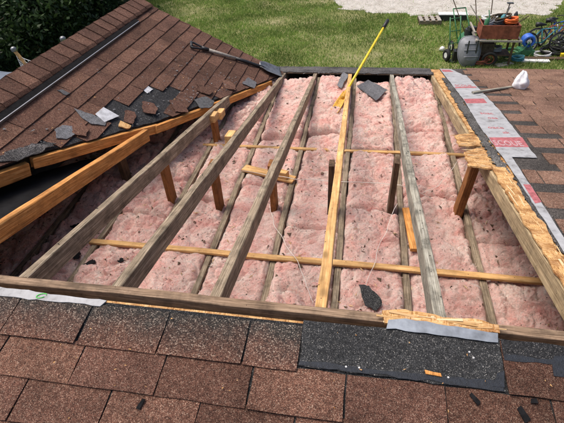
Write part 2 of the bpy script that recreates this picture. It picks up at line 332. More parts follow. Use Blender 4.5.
# ---------------------------------------------------------------- ground and sand
G = -2.8
def sheet(name, poly, z, mat, kind='structure', label=None):
    o = link(name, mesh(name, [(x, y, z) for x, y in poly], [tuple(range(len(poly)))]), mat); tag(o, label, None, None, kind); return o
sheet('ground', [(-600, -600), (600, -600), (600, 600), (-600, 600)], G, 'ground', label='grassy yard ground around the house')
def sand_edge(n=110):
    key = [(-1.3, 30), (-1.25, 19.9), (-.95, 18.45), (.3, 17.95), (2, 17.45), (3.6, 17.35), (5.2, 17.25), (6.3, 17.6), (6.9, 18.4), (7.5, 19.6), (8.6, 22), (9, 30)]
    out = []
    for i in range(len(key)-1):
        for k in range(n//10):
            t = k/(n//10); x = key[i][0]+(key[i+1][0]-key[i][0])*t; y = key[i][1]+(key[i+1][1]-key[i][1])*t
            out.append((x+noise.noise((x*2, y*2, 1))*.3+random.gauss(0, .04), y+noise.noise((x*2, y*2, 5))*.3+random.gauss(0, .04)))
    out.append(key[-1]); return out
SAND = sand_edge()
sheet('sand_patch', SAND[::-1], G+.008, 'sand', label='bare white sandy patch at the far side of the lawn')
DRY = [(-.2, 13.5, 1.3, 1.2), (-.9, 17.6, 1.2, .9), (-7.2, 18.3, 1.6, 1.2), (2.2, 12.6, .5, .4), (-3.4, 16.8, .9, .7), (1.1, 14.0, .8, .4), (-1.6, 19.5, 1.5, .6), (5.8, 17.4, 1, .4)]
def grass():
    N = 330000; x = rng.uniform(-10.5, 9.5, N); y = rng.uniform(10.2, 22.5, N)
    keep = np.ones(N); xs = np.array([p[0] for p in SAND]); ys = np.array([p[1] for p in SAND])
    for cx, cy, a, b in DRY:
        d = ((x-cx)/a)**2+((y-cy)/b)**2; keep *= 1-.86*np.exp(-d*1.1)
    pn = sum(np.sin(x*k1+y*k2+p)*a for k1, k2, p, a in ((1.7, .9, 0, .12), (-1.1, 2.3, 1, .1), (3.1, -2.7, 2, .08), (5.3, 4.1, 3, .07), (-7.7, 6.3, 4, .06)))
    keep *= np.clip(.8+pn*1.3, .12, 1)
    o = rng.random(N) < keep; x, y = x[o], y[o]
    insand = np.array([False]*len(x)); cand = (y > 16.5)
    for i in np.nonzero(cand & (x > -2) & (x < 9.2))[0]: insand[i] = inpoly(x[i], y[i], SAND)
    o = ~insand | (rng.random(len(x)) < .012); x, y = x[o], y[o]; n = len(x)
    h = rng.uniform(.035, .095, n)*np.where(rng.random(n) < .04, 1.9, 1); a = rng.uniform(0, 6.283, n); wd = rng.uniform(.006, .013, n)
    ln = rng.uniform(.2, 1.0, n)*h; la = rng.uniform(0, 6.283, n)
    v = np.zeros((n, 3, 3)); v[:, 0] = np.c_[x-np.cos(a)*wd, y-np.sin(a)*wd, np.full(n, G)]; v[:, 1] = np.c_[x+np.cos(a)*wd, y+np.sin(a)*wd, np.full(n, G)]
    v[:, 2] = np.c_[x+np.cos(la)*ln, y+np.sin(la)*ln, G+h]
    me = bpy.data.meshes.new('grass'); me.vertices.add(3*n); me.vertices.foreach_set('co', v.ravel()); me.loops.add(3*n); me.loops.foreach_set('vertex_index', np.arange(3*n, dtype=np.int32))
    me.polygons.add(n); me.polygons.foreach_set('loop_start', np.arange(0, 3*n, 3, dtype=np.int32)); me.update(calc_edges=True)
    tag(link('grass', me, 'grass'), 'short patchy lawn grass beyond the eave', 'grass', None, 'stuff')
grass()

# ---------------------------------------------------------------- the house: framing
H = empty('house', (0, 2, G), 'brown shingled house with its roof opened down to pink attic insulation', 'house')
MBw = MB(); MBw.box((.4, .2, (G-.3)/2-.02), (9.6, 8.6, -G-.34)); MBw.build('wall', 'wall', H, local=False)
MBc = MB(); MBc.box((.4, 1.4, -.17), (9.4, 6.6, .02)); MBc.build('attic_ceiling', 'drywall', H, local=False)
ZR = lambda y: P0-TP*(y-YR)
RAF = [(-1.262, -1.254, 'wood_grey'), (-.868, -.886, 'wood_grey'), (-.483, -.527, 'wood_grey'), (-.100, -.134, 'wood_new'), (.300, .331, 'wood_pale'), (.778, .776, 'wood_tan')]
for x0, x1, ma in RAF:
    y0, y1 = YR+.043, 5.12
    plank('rafter', (x0+.019, y0, ZR(y0)-.004), (x1+.019, y1, ZR(y1)-.004), .04, .092, ma, H, jit=.002)
plank('rafter', (-1.665, YR+.043, ZR(YR)-.004), (-1.565, 2.72, ZR(2.72)-.004), .042, .088, 'wood_orange', H, jit=.002)['label'] = 'orange stained rafter ending at the valley board'
for x in (1.19, 1.6, 2.0, 2.4): plank('rafter', (x, YR+.043, ZR(YR)-.03), (x, 5.1, ZR(5.1)-.03), .04, .09, 'wood_grey', H)
plank('ridge_board', (-4.2, YR+.022, ZR(YR)-.004), (4.2, YR+.022, ZR(YR)-.004), .036, .17, 'wood_ridge', H, seg=60, jit=.003)
JO = [-2.91, -2.505, -2.105, -1.70, -1.295, -.90, -.48, -.075, .331, .767, 1.17, 1.58]
for x in JO:
    plank('ceiling_joist', (x+.019, -.9, -.002), (x+.019, 4.79, -.002), .038, .14, 'wood_grey' if x != -.075 else 'wood_grey', H, jit=.003)
def runner(x0, y0, x1, y1, z0, z1, mat='wood_new', wd=.085): return plank('runner_board', (x0, y0, z0), (x1, y1, z1), wd, .02, mat, H, jit=.002)
runner(-1.72, 1.90, 1.5, 1.868, .020, .034, wd=.042); runner(-1.35, 3.222, 1.45, 3.245, .006, .006, wd=.035)
runner(-.88, 2.865, -.45, 2.74, .025, .025, 'wood_new', .085)
plank('cleat_block', (-.60, 2.765, .085), (-.50, 2.735, .085), .05, .06, 'wood_new', H, seg=2)
ST = [(-1.795, 2.63, 'wood_dark', .33, .04), (-1.325, 2.41, 'wood_brown', None, .04), (-.945, 2.365, 'wood_brown', None, .04), (-1.235, 3.30, 'wood_brown', .30, .04), (-.547, 2.41, 'wood_brown', None, .04),
      (-.145, 2.41, 'wood_dark', .40, .036), (.272, 2.48, 'wood_dark', .40, .036), (.725, 2.50, 'wood_brown', .40, .05)]
for x, y, ma, zt, wd in ST:
    zt = zt or ZR(y)-.10
    plank('strut', (x, y, -.12), (x+(.03 if x > .7 else 0), y, zt), wd, .085, ma, H, upv=(0, 1, 0), top=False, seg=5)
for x, y, z in ((-1.265+.06, 3.22, ZR(3.22)-.015), (-1.19, 3.36, ZR(3.36)-.03), (-.91, 2.72, ZR(2.72)-.005)):
    plank('cleat_block', (x, y-.05, z), (x, y+.06, z-.01), .06, .06, 'wood_new', H, seg=2)
plank('cleat_block', (.845, 2.18, ZR(2.2)-.05), (.845, 2.05, ZR(2.1)-.05), .05, .08, 'wood_new', H, seg=2)
XV = lambda y: GX-(P0-TP*(y-YR))/TG          # the valley
XE = lambda y: XV(y)-.10*max(0, min(1, (2.9-y)/.9))        # where the torn gable shingles end
def vpt(y, dx=0, dz=0): return (XE(y)+dx, y, GAB.fn(XE(y)+dx, y)+dz)
plank('valley_board', vpt(2.02, .012, -.012), vpt(2.9, .012, -.012), .04, .07, 'wood_orange', H, jit=.003)
plank('valley_board', vpt(2.86, .02, -.016), vpt(4.5, .022, -.006), .04, .062, 'wood_orange', H, jit=.003)
plank('valley_board', vpt(.98, .012, -.018), vpt(1.98, .02, -.022), .045, .085, 'wood_orange', H, jit=.003)
for y in (1.6, 2.2, 2.8, 3.4, 4.0, 4.55):    # gable rafters
    a = GAB(XE(y)-.03, y, -.03); b = GAB(GRX+.02, y, -.03); plank('gable_rafter', a, b, .04, .09, 'wood_dark', H, seg=6)

# ---------------------------------------------------------------- roof slopes and shingles
slab('void_shade_sheet', [(-1.81, YR+.03), (-1.81, 2.45), (XV(2.4)-.15, 2.4), (XV(1.0)-.6, 1.0), (-3.6, YR+.03)], FAR, -.16, -.135, 'felt', H, .004)  # black sheet standing in for the shade of the attic void under the gable
near = slab('near_roof_slope', [(-4.6, -3.2), (4.6, -3.2), (4.6, .884), (-4.6, .884)], NEAR, -.016, -.001, 'headlap', H)
deck = slab('sheathing', [(-4.6, .60), (4.6, .60), (4.6, .899), (-4.6, .899)], NEAR, -.030, -.0165, 'osb', H)
far = slab('far_roof_slope', [(.905, YR+.02), (4.6, YR+.02), (4.6, 5.22), (.905, 5.22)], FAR, -.004, .0004, 'headlap_far', H)
deck2 = slab('sheathing', [(.80, YR+.02), (4.62, YR+.02), (4.62, 5.20), (.80, 5.20)], FAR, -.018, -.0045, 'osb', H, .003, .04)
ev = slab('eave_roof_strip', [(-1.0, 4.86), (.80, 4.87), (.80, 5.21), (-1.0, 5.19)], FAR, .0, .006, 'edge_grey', H, .010, .03)
slab('sheathing', [(-1.0, 4.85), (.795, 4.86), (.795, 5.19), (-1.0, 5.17)], FAR, -.012, -.001, 'wood_dark', H)
gb = slab('gable_roof_slope', [(XE(.97), .97), (XE(2.0), 2.0), (XE(2.9), 2.9), (XV(4.80)+.01, 4.80), (GRX, 4.80), (GRX, .97)], GAB, -.016, -.001, 'headlap', H, .004, .05)
slab('gable_back_slope', [(GRX, .97), (GRX, 4.80), (-4.6, 4.80), (-4.6, .97)], GAB2, -.016, .004, 'shingle', H)
plank('wall_plate', (-4.4, 4.86, -.10), (4.6, 4.86, -.10), .10, .09, 'wood_dark', H)
MBs = MB(); MBs.box((.1, 4.86, -.20), (9.2, .62, .015)); MBs.build('soffit', 'fascia', H, local=False)
MBf = MB(); MBf.box((1.8, 5.17, ZR(5.2)-.11), (5.6, .03, .16)); MBf.build('fascia', 'fascia', H, local=False)
TW = .2893; TABS = []     # (plan polygon, plane, downslope dir, slope object, material, butt value)
def tab_rows(pl, obj, axis, sign, rows, expo, span, off, mat, skip=None, clips=(), gap=.0022):
    """axis 'y': courses run along x and step along y; axis 'x': courses run along y"""
    for r in range(rows):
        b = off+sign*0; bt = b - sign*expo*r          # butt position, stepping up the slope
        t = bt - sign*(expo+.012); sh = (TW/2 if r % 2 else 0)+noise.noise((r*3.1, off, 2))*.05+((r//2) % 3)*.02
        k0 = int((span[0])/TW)-1
        for k in range(k0, int(span[1]/TW)+2):
            a0 = k*TW+sh+gap; a1 = (k+1)*TW+sh-gap
            a0 += random.gauss(0, .0007); a1 += random.gauss(0, .0007)
            if a1 < span[0] or a0 > span[1]: continue
            poly = [(a0, t), (a1, t), (a1, bt), (a0, bt)] if axis == 'y' else [(t, a0), (bt, a0), (bt, a1), (t, a1)]
            c = (sum(p[0] for p in poly)/4, sum(p[1] for p in poly)/4)
            if skip and skip(c[0], c[1], r): continue
            for cl in (clips(c, r) if callable(clips) else clips): poly = clip(poly, *cl) if poly else poly
            if len(poly) < 3 or max(p[0] for p in poly)-min(p[0] for p in poly) < .025: continue
            TABS.append((poly, pl, axis, sign, bt, expo, obj, mat(r, c) if callable(mat) else mat, c))
# near slope: butts towards the camera (smaller y)
def near_skip(x, y, r): return x > -.05
tab_rows(NEAR, near, 'y', -1, 1, .150, (-4.4, 2.2), .722, 'shingle_top', near_skip, [(0, 1, .872), (1, 0, -.134)], .0036)
for r in range(1, 18):
    pass
NR = []
for r in range(22):           # courses below the top one
    bt = .722-.1265*(r+1); sh = -.848 if r % 2 == 0 else -1.0+.012*r
    for k in range(-12, 16):
        a0 = sh+k*TW+.0030+random.gauss(0, .0006); a1 = sh+(k+1)*TW-.0030+random.gauss(0, .0006)
        poly = [(a0, bt), (a1, bt), (a1, bt+.139), (a0, bt+.139)]; TABS.append((poly, NEAR, 'y', -1, bt, .1265, near, 'shingle', ((a0+a1)/2, bt+.06)))
# far right slope: butts away from the camera
PE = lambda y: (1.135 if y > 2.46 else .945-.04*(2.46-y))
def far_clip(c, r):
    e = PE(c[1]+.085)+.004
    if r % 2 == 0 and 1.3 < c[1] < 4.3: e += .21+.2*noise.noise((r*1.7, 3, 3))-(.08 if c[1] > 3.8 else 0)
    elif r % 2 == 0: e += .06
    return [(-1, 0, -e)]
tab_rows(FAR, far, 'y', 1, 30, .1415, (.8, 4.4), 5.225, 'shingle_far', None, far_clip, .0042)
# gable: butts towards +x
HOLE = [(-2.016, 2.769), (-1.941, 2.819), (-1.929, 2.957), (-1.808, 2.951), (-1.796, 3.312), (-1.674, 3.527), (-1.6, 3.509), (-1.619, 3.201), (-1.616, 2.916), (-1.668, 2.639), (-1.782, 2.585), (-1.932, 2.678)]
vx = XV(2)-XV(1)
def gab_clip(c, r):
    v2 = (XE(2.9)-XE(2.0))/.9; j = random.gauss(0, .006)
    ln = (1, -v2, XE(2.0)-v2*2.0+.014+j) if 2.0 < c[1] < 2.9 else ((1, -vx, XE(1.5)-vx*1.5+.014+j) if c[1] <= 2.0 else (1, -vx, XV(1)-vx+.012+j))
    return [ln, (0, 1, 4.82), (-1, 0, 2.40)]
def gab_skip(x, y, r): return inpoly(x, y, HOLE) or (x > XE(y)-.02 and 2.0 < y < 3.9)
tab_rows(GAB, gb, 'x', 1, 14, .1135, (.95, 4.9), -.875, 'shingle', gab_skip, gab_clip)
def tab_geo(poly, pl, axis, sign, bt, expo):
    ai = 1 if axis == 'y' else 0
    # break the edges a little so that they are not ruled lines
    pts = []
    for i, p in enumerate(poly):
        q = poly[(i+1) % len(poly)]; L = math.hypot(q[0]-p[0], q[1]-p[1]); n = 3 if L > .2 else (2 if L > .08 else 1)
        for k in range(n):
            t = k/n; j = .0016 if k else .0008
            pts.append((p[0]+(q[0]-p[0])*t+random.gauss(0, j), p[1]+(q[1]-p[1])*t+random.gauss(0, j)))
    lift = random.uniform(.0, .004); tilt = random.gauss(0, .004)
    def up_(x, y):
        s_ = abs((y if ai else x)-bt)/expo; other = ((x if ai else y)*3.4) % 1-.5
        return .0085-.0068*min(1, s_)+lift*(1-min(1, s_))+tilt*other*(1-min(1, s_))
    area = sum(pts[i][0]*pts[(i+1) % len(pts)][1]-pts[(i+1) % len(pts)][0]*pts[i][1] for i in range(len(pts)))
    if area < 0: pts.reverse()
    N = len(pts); v = [pl(x, y, max(.0003, up_(x, y)-.0045)) for x, y in pts]+[pl(x, y, up_(x, y)) for x, y in pts]
    f = [tuple(range(N-1, -1, -1)), tuple(N+i for i in range(N))]+[(i, (i+1) % N, N+(i+1) % N, N+i) for i in range(N)]
    return v, f
def px_area(poly, pl):
    q = [to_px(pl(x, y)) for x, y in poly]
    if min(p[2] for p in q) < 0: return 0
    cx, cy = sum(p[0] for p in q)/len(q), sum(p[1] for p in q)/len(q)
    if not any(-1 < p[0] < 565 and -1 < p[1] < 424 for p in q): return 0
    return abs(sum(q[i][0]*q[i-1][1]-q[i-1][0]*q[i][1] for i in range(len(q))))/2
rank = sorted(range(len(TABS)), key=lambda i: -px_area(TABS[i][0], TABS[i][1])); single = set(i for i in rank[:270] if px_area(TABS[i][0], TABS[i][1]) > 0)
rest = {}
for i, (poly, pl, axis, sign, bt, expo, ob, ma, c) in enumerate(TABS):
    v, f = tab_geo(poly, pl, axis, sign, bt, expo)
    if i in single: link('shingle', mesh('shingle', v, f), ma, ob)
    else: rest.setdefault((ob.name, ma), (ob, MB()))[1].add(v, f)
for (n_, ma), (ob, mb) in rest.items(): tag(mb.build('shingle_field', ma, ob, local=False), kind='stuff')
# ridge cap with its vent on the gable
for k in range(30):
    y0 = .939+k*.137; y1 = y0+.16
    if y0 > 4.72: continue
    y1 = min(y1, 4.83); v = []; 
    prof = [(-.155, -.004), (-.14, .012), (-.05, .018), (0, .022), (.05, .018), (.14, .012), (.155, -.004)]
    lift = random.uniform(0, .008); yj = [random.gauss(0, .004) for _ in prof]
    for yy, hh in ((y0, .009+lift*.6), (y1, .001)):
        for j, (dx, dh) in enumerate(prof):
            x = GRX+dx; v.append((Vector((x, yy+yj[j], -TG*(GRX-GX)*1 - TG*abs(dx)*.92 + .022)) + Vector((0, 0, dh+hh))))
    n = len(prof); v += [p-Vector((0, 0, .007)) for p in v]
    f = []
    for j in range(n-1): f += [(j, j+1, n+j+1, n+j), (2*n+j, 3*n+j, 3*n+j+1, 2*n+j+1), (j, 2*n+j, 2*n+j+1, j+1), (n+j, n+j+1, 3*n+j+1, 3*n+j)]
    f += [(0, n, 3*n, 2*n), (n-1, 3*n-1, 4*n-1, 2*n-1)]
    link('ridge_cap', mesh('ridge_cap', v, f), 'shingle', H)
MAT['vent'] = simple('matt_black_vent', (.012, .012, .013), .95, .5, 60., .1)
slab('ridge_vent', [(GRX+.02, .94), (GRX+.185, .94), (GRX+.185, 4.32), (GRX+.02, 4.32)], GAB, -.003, .024, 'vent', H)
slab('vent_flange', [(GRX+.187, .94), (GRX+.192, .94), (GRX+.192, 4.30), (GRX+.187, 4.30)], GAB, .004, .027, 'chrome', H)

# black patch near the ridge, with its tar strip and nails
bp = slab('shingle', [(-.13, .742), (.478, .738), (.487, .902), (-.132, .893)], NEAR, lambda x, y: .002, lambda x, y: .0065, 'headlap', near, .0018, .04); bp['label'] = 'black headlap strip left bare where a shingle was torn off'
slab('tar_strip', [(-.128, .743), (.473, .739), (.474, .766), (.2, .759), (-.128, .757)], NEAR, .0066, .0082, 'tar', near, .0025, .03)
slab('tar_strip', [(.445, .75), (.476, .75), (.484, .80), (.462, .79)], NEAR, .0083, .0092, 'tar', near, .002)
for x in (.50,): slab('shingle', [(x-.012, .733), (1.07, .728), (1.07, .896), (x-.014, .892)], NEAR, .003, .0088, 'shingle', near, .0012, .05)
slab('tar_strip', [(.488, .846), (1.06, .85), (1.06, .90), (.488, .899)], NEAR, .0089, .0100, 'headlap', near, .002, .03)
slab('tar_strip', [(.489, .832), (.64, .836), (1.0, .84), (1.0, .854), (.62, .85), (.489, .848)], NEAR, .0089, .0106, 'tar', near, .002, .03)
slab('tar_strip', [(.62, .80), (.70, .79), (.72, .87), (.635, .862)], NEAR, .0090, .0112, 'tar', near, .003, .02)
for x, y in ((.017, .755), (.057, .757), (.32, .760), (.39, .846), (.40, .829)):
    b = MB(); q = NEAR(x, y, .0075); b.tube([q, q+NEAR.n*.0015], [.0036, .0030], 10); b.build('nail', 'nail', near, local=False)

# torn sheathing, felt and underlayment along the right edge of the hole
slab('felt_strip', [(.815, 2.20), (.87, 2.2), (.895, 3.0), (.915, 4.7), (.86, 4.7), (.84, 3.8), (.825, 3.0)], FAR, .001, .0045, 'edge_grey', H, .009, .022)
slab('felt_strip', [(.86, 1.0), (.95, 1.0), (.90, 2.25), (.85, 2.0)], FAR, .001, .004, 'edge_grey', H, .008, .02)
slab('sheathing_remnant', [(.785, 2.30), (.862, 2.28), (.858, 2.05), (.85, 1.836), (.856, 1.60), (.83, 1.336), (.80, 1.10), (.775, 1.15), (.778, 1.5), (.78, 1.9)], FAR, .002, .010, 'osb', H, .004, .03)
slab('sheathing_remnant', [(.670, 2.80), (.70, 2.84), (.81, 2.87), (.822, 2.72), (.80, 2.63), (.665, 2.61)], FAR, .001, .010, 'osb', H, .004, .02)
slab('sheathing_remnant', [(.675, 2.50), (.72, 2.54), (.81, 2.60), (.80, 2.33), (.785, 2.25), (.665, 2.28)], FAR, .001, .010, 'osb', H, .005, .02)
slab('sheathing_remnant', [(.792, 2.90), (.815, 2.90), (.822, 4.72), (.796, 4.72)], FAR, -.001, .010, 'osb', H, .002, .03)
# loose strands and splinters that make the broken board
MAT['strand'] = leafmat('wood_strands', [(.48, .29, .12), (.68, .47, .24), (.80, .65, .42)], .8)
def strands(pl, n, area, ang, spread, lift, L0=.03, L1=.10):
    mb = MB()
    for _ in range(n):
        x = random.uniform(area[0], area[1]); y = random.uniform(area[2], area[3]); a = random.gauss(ang, spread); L = random.uniform(L0, L1); wd = random.uniform(.003, .011)
        h = random.uniform(.0, lift); tl = random.gauss(0, .006); u = Vector((math.cos(a), math.sin(a))); q = Vector((-u.y, u.x)); tp = random.uniform(.15, .9)
        P4 = [(-L/2, -wd/2*tp), (-L/2, wd/2*tp), (L/2, wd/2), (L/2, -wd/2*random.uniform(.1, 1))]; v = []
        for dz in (0, .0016):
            for k, (p, r_) in enumerate(P4): v.append(pl(x+u.x*p+q.x*r_, y+u.y*p+q.y*r_, h+dz+tl*(p/L)))
        mb.add(v, [(0, 1, 2, 3), (7, 6, 5, 4), (0, 4, 5, 1), (1, 5, 6, 2), (2, 6, 7, 3), (3, 7, 4, 0)])
    tag(mb.build('splinters', 'strand', H, local=False), kind='stuff')
strands(FAR, 46, (.69, .79, 2.62, 2.84), math.pi, .16, .011); strands(FAR, 50, (.69, .79, 2.28, 2.55), math.pi, .16, .011)
strands(FAR, 46, (.79, .850, 1.08, 2.24), 1.62, .07, .011, .06, .20); strands(FAR, 10, (.785, .82, 2.9, 4.7), 1.57, .12, .010, .04, .12)
strands(NEAR, 34, (.16, .46, .922, .950), 0., .07, .012, .05, .14)
# nails left standing in the timbers
for (x0, x1, ma), n_ in zip(RAF, (4, 4, 4, 4, 4, 4)):
    for k in range(n_):
        y = random.uniform(1.1, 4.5); x = x0+(x1-x0)*(y-YR)/4.2+.019+random.uniform(-.012, .012); p = Vector((x, y, ZR(y)-.006)); b_ = Vector((random.gauss(0, .004), random.gauss(0, .004), random.uniform(.004, .016)))
        MB().tube([p, p+b_*.6, p+b_*.6+Vector((b_.x, b_.y, b_.z*.3))], .0017, 5).build('nail', 'darksteel', H, local=False)
pap = slab('underlayment', [(.905, 5.17), (1.03, 5.17), (1.10, 4.86), (1.131, 4.83), (1.135, 3.5), (1.09, 2.46), (.945, 2.455), (.915, 1.78), (.885, 1.25), (.855, 1.25), (.868, 1.60), (.888, 2.266), (.888, 3.07), (.914, 3.81)], FAR, .0065, .0085, 'paper', H, .002, .05)
def band(poly, mat='print_red', h=.0087): return slab('print_band', poly, FAR, h, h+.0004, mat, pap)
band([(.892, 2.80), (1.112, 2.83), (1.098, 2.64), (.890, 2.62)]); band([(.917, 3.82), (1.09, 3.85), (1.088, 3.70), (.914, 3.67)]); band([(.918, 4.27), (1.12, 4.31), (1.12, 4.26), (.918, 4.22)])
band([(.893, 2.06), (.928, 2.06), (.92, 1.86), (.884, 1.84)]); band([(.913, 5.12), (1.0, 5.12), (1.03, 5.0), (.913, 5.0)])
def lettering(txt, x, y, size, stretch, mat, h, font_off=.004):
    cu = bpy.data.curves.new('lettering', 'FONT'); cu.body = txt; cu.size = 1; cu.offset = .02; cu.resolution_u = 2; t = bpy.data.objects.new('tmp', cu); COL.objects.link(t)
    me = bpy.data.meshes.new_from_object(t.evaluated_get(bpy.context.evaluated_depsgraph_get())); bpy.data.objects.remove(t)
    for vv in me.vertices: vv.co = FAR(x+vv.co.x*size, y+vv.co.y*size*stretch, h)
    me.materials.clear(); me.materials.append(MAT[mat]); me.update(); return link('lettering', me, None, pap)
lettering('SCOUE', .897, 2.655, .056, 2.4, 'print_white', .0094)
lettering('oace', .935, 3.00, .058, 1.4, 'print_red', .0089); lettering('ak', 1.01, 2.90, .05, 1.3, 'print_red', .0089)
lettering('soac', .96, 3.36, .055, 1.6, 'print_red', .0089); lettering('oea', .99, 3.24, .05, 1.6, 'print_red', .0089)
lettering('SCOUE', .93, 4.30, .05, 2.2, 'print_red', .0089)
# strip of torn underlayment at the left of the ridge, with its green crayon mark; splintered sheathing and flashing at the right
up1 = slab('underlayment', [(-1.75, .862), (-1.27, .862), (-.86, .864), (-.845, .888), (-1.1, .892), (-1.29, .898), (-1.75, .897)], NEAR, .001, .006, 'paper', H, .0025, .03)
mk = MB(); ring = [NEAR(-1.10+.018*math.cos(a), .879+.010*math.sin(a*1.0+.5), .0075) for a in [i*.5 for i in range(12)]]; mk.tube(ring, .002, 4); mk.build('crayon_mark', 'mark_green', up1, local=False)
slab('sheathing_remnant', [(.125, .955), (.20, .968), (.32, .952), (.40, .958), (.49, .945), (.49, .918), (.30, .918), (.135, .912)], NEAR, -.004, .010, 'osb', H, .003, .02)
MAT['flash'] = simple('grey_flashing', (.24, .27, .31), .45, .45, 14., .5, .2)
slab('flashing', [(.138, .890), (.478, .884), (.482, .915), (.30, .925), (.20, .933), (.145, .922)], NEAR, .0115, .0135, 'flash', H, .0015, .03)

# ---------------------------------------------------------------- insulation batts
def fb(x, y, s, o=0): return noise.noise((x*s, y*s, o))
def batt_h(x, y, sd_, u, rough):
    wx = x+.035*fb(x, y, 9, sd_+3); wy = y+.035*fb(x, y, 9, sd_+7)
    a = abs(fb(wx, wy, 7.5, sd_)); b = abs(fb(wx, wy, 16, sd_+1)); c = abs(fb(wx, wy, 34, sd_+2)); d = fb(x, y, 3.2, sd_+5); e = fb(wx, wy, 80, sd_+8)
    h = (a**.38)*.048+(b**.45)*.021+(c**.55)*.012+abs(e)*.010+d*.04
    m_ = .55+.75*max(0, min(1, .5+1.2*fb(x, y, 2.1, sd_+21)))
    return (h*m_+.028*(1-m_))*rough
FIB = []
def batt(x0, x1, y0, y1, label, rough=1., zoff=0.):
    nx = 46; ny = int((y1-y0)/.0085); sd_ = random.random()*50; v = []; xs = [x0+(x1-x0)*i/nx for i in range(nx+1)]
    for j in range(ny+1):
        t = j/ny; yy = y0+(y1-y0)*t
        for i, xx in enumerate(xs):
            u = i/nx; e = min(u, 1-u)*(x1-x0); ey = min(t, 1-t)*(y1-y0)
            fall = (1-min(1, e/.04))**2*.032+(1-min(1, ey/.04))**2*.06*(1 if 1.0 < yy < 4.4 else .3)
            wob = .010*noise.noise((yy*7, sd_, u))*(1 if e < .02 else 0)
            v.append((xx+wob, yy+.02*noise.noise((xx*6, sd_, 4)), -.036+zoff+batt_h(xx, yy, sd_, u, rough)-fall))
    n = nx+1; f = [(j*n+i, j*n+i+1, (j+1)*n+i+1, (j+1)*n+i) for j in range(ny) for i in range(nx)]
    FIB.extend(random.sample(v, int(330*(y1-y0))))
    b0 = len(v); v += [(x0, y0, -.155), (x1, y0, -.155), (x1, y1, -.155), (x0, y1, -.155)]
    f.append((b0+3, b0+2, b0+1, b0))
    f.append(tuple([b0, b0+1]+[i for i in range(nx, -1, -1)])); f.append(tuple([b0+2, b0+3]+[ny*n+i for i in range(nx+1)]))
    f.append(tuple([b0+3, b0]+[j*n for j in range(ny+1)])); f.append(tuple([b0+1, b0+2]+[j*n+nx for j in range(ny, -1, -1)]))
    tag(link('insulation_batt', mesh('insulation_batt', v, f, True), 'pink'), label, 'insulation', 'insulation batts between the joists')
ORD = ['leftmost bay', 'second bay from the left', 'third bay from the left', 'fourth bay from the left', 'middle bay', 'fourth bay from the right', 'third bay from the right', 'second bay from the right', 'rightmost bay under torn sheathing']
for bi in range(9):
    a, b = JO[bi+1]+.038+.001, JO[bi+2]-.001
    c1, c2 = 2.45+.25*math.sin(bi*2.1), 3.42+.18*math.sin(bi*3.7+1)
    ys = [.55, c1, c2, 4.74+.05*math.sin(bi*2.9)]
    for k, nm in enumerate(('nearest the ridge board', 'between the ridge and eave ends', 'at the eave end')):
        rough = (.8+.35*((bi*7+k*5) % 4)/3) if bi < 8 else 1.1
        batt(a, b, ys[k]+.002, ys[k+1]-.002, f'pink fibreglass batt, {ORD[bi]}, {nm}', rough, .022*(k == 2)-(.014 if bi == 8 else 0))

fm = MB()
for p in FIB:
    p = Vector(p); a = random.uniform(0, 6.28); L = random.uniform(.008, .026); d = Vector((math.cos(a), math.sin(a), random.uniform(.0, .5)))*L; w_ = Vector((-math.sin(a), math.cos(a), 0))*random.uniform(.0006, .0016); k = Vector((random.gauss(0, .004), random.gauss(0, .004), .006))
    fm.add([p-w_, p+w_, p+d*.5+k+w_, p+d*.5+k-w_, p+d+k*.5], [(0, 1, 2, 3), (3, 2, 4)])
tag(fm.build('loose_fibres', 'pink'), 'loose tufts of pink fibre standing off the insulation', 'fibres', None, 'stuff')
# ---------------------------------------------------------------- loose things on the roof
def thing(name, v, f, mat, label, cat, group=None, smooth=False): return tag(link(name, mesh(name, v, f, smooth), mat), label, cat, group)
def bits(name, poly, pl, h0, h1, mat, label, cat, group=None, rag=.003): v, f = prism(poly, pl, h0, h1, rag, .02); return thing(name, v, f, mat, label, cat, group)
SG = 'torn shingle scraps'
bits('shingle_scrap', [(-2.001, 2.336), (-1.991, 2.389), (-1.944, 2.422), (-1.894, 2.359), (-1.91, 2.277), (-1.956, 2.246)], GAB, .013, .017, 'grey_shingle', 'rounded grey shingle scrap alone on the gable shingles, left side', 'shingle scrap', SG)
bits('shingle_scrap', [(-2.023, 2.612), (-1.913, 2.635), (-1.824, 2.634), (-1.80, 2.577), (-1.875, 2.531), (-1.953, 2.557)], GAB, .012, lambda x, y: .017, 'grey_shingle', 'long pointed grey shingle scrap beside the white paper on the gable', 'shingle scrap', SG)
bits('shingle_scrap', [(-2.191, 2.721), (-2.175, 2.757), (-2.119, 2.753), (-2.125, 2.711)], GAB, .012, .016, 'grey_shingle', 'small blue-grey shingle scrap just below the gable ridge vent', 'shingle scrap', SG)
bits('shingle_scrap', [(-2.10, 1.84), (-2.075, 1.99), (-2.01, 2.12), (-1.93, 2.20), (-1.955, 2.06), (-2.03, 1.90)], GAB, .013, lambda x, y: .018+.006*noise.noise((x*25, y*25, 0)), 'edge_grey', 'crumpled grey shingle scrap hanging over the valley at far left', 'shingle scrap', SG, .005)
bits('shingle_scrap', [(-1.44, 3.42), (-1.38, 3.56), (-1.30, 3.55), (-1.30, 3.42), (-1.36, 3.34)], GAB, .014, .018, 'grey_shingle', 'grey shingle scrap at the valley edge above the grey rafter', 'shingle scrap', SG)
bits('shingle_scrap', [(-1.18, 4.10), (-1.16, 4.28), (-1.07, 4.26), (-1.06, 4.12)], GAB, .014, .018, 'grey_shingle', 'grey shingle scrap beside the shovel blade', 'shingle scrap', SG)
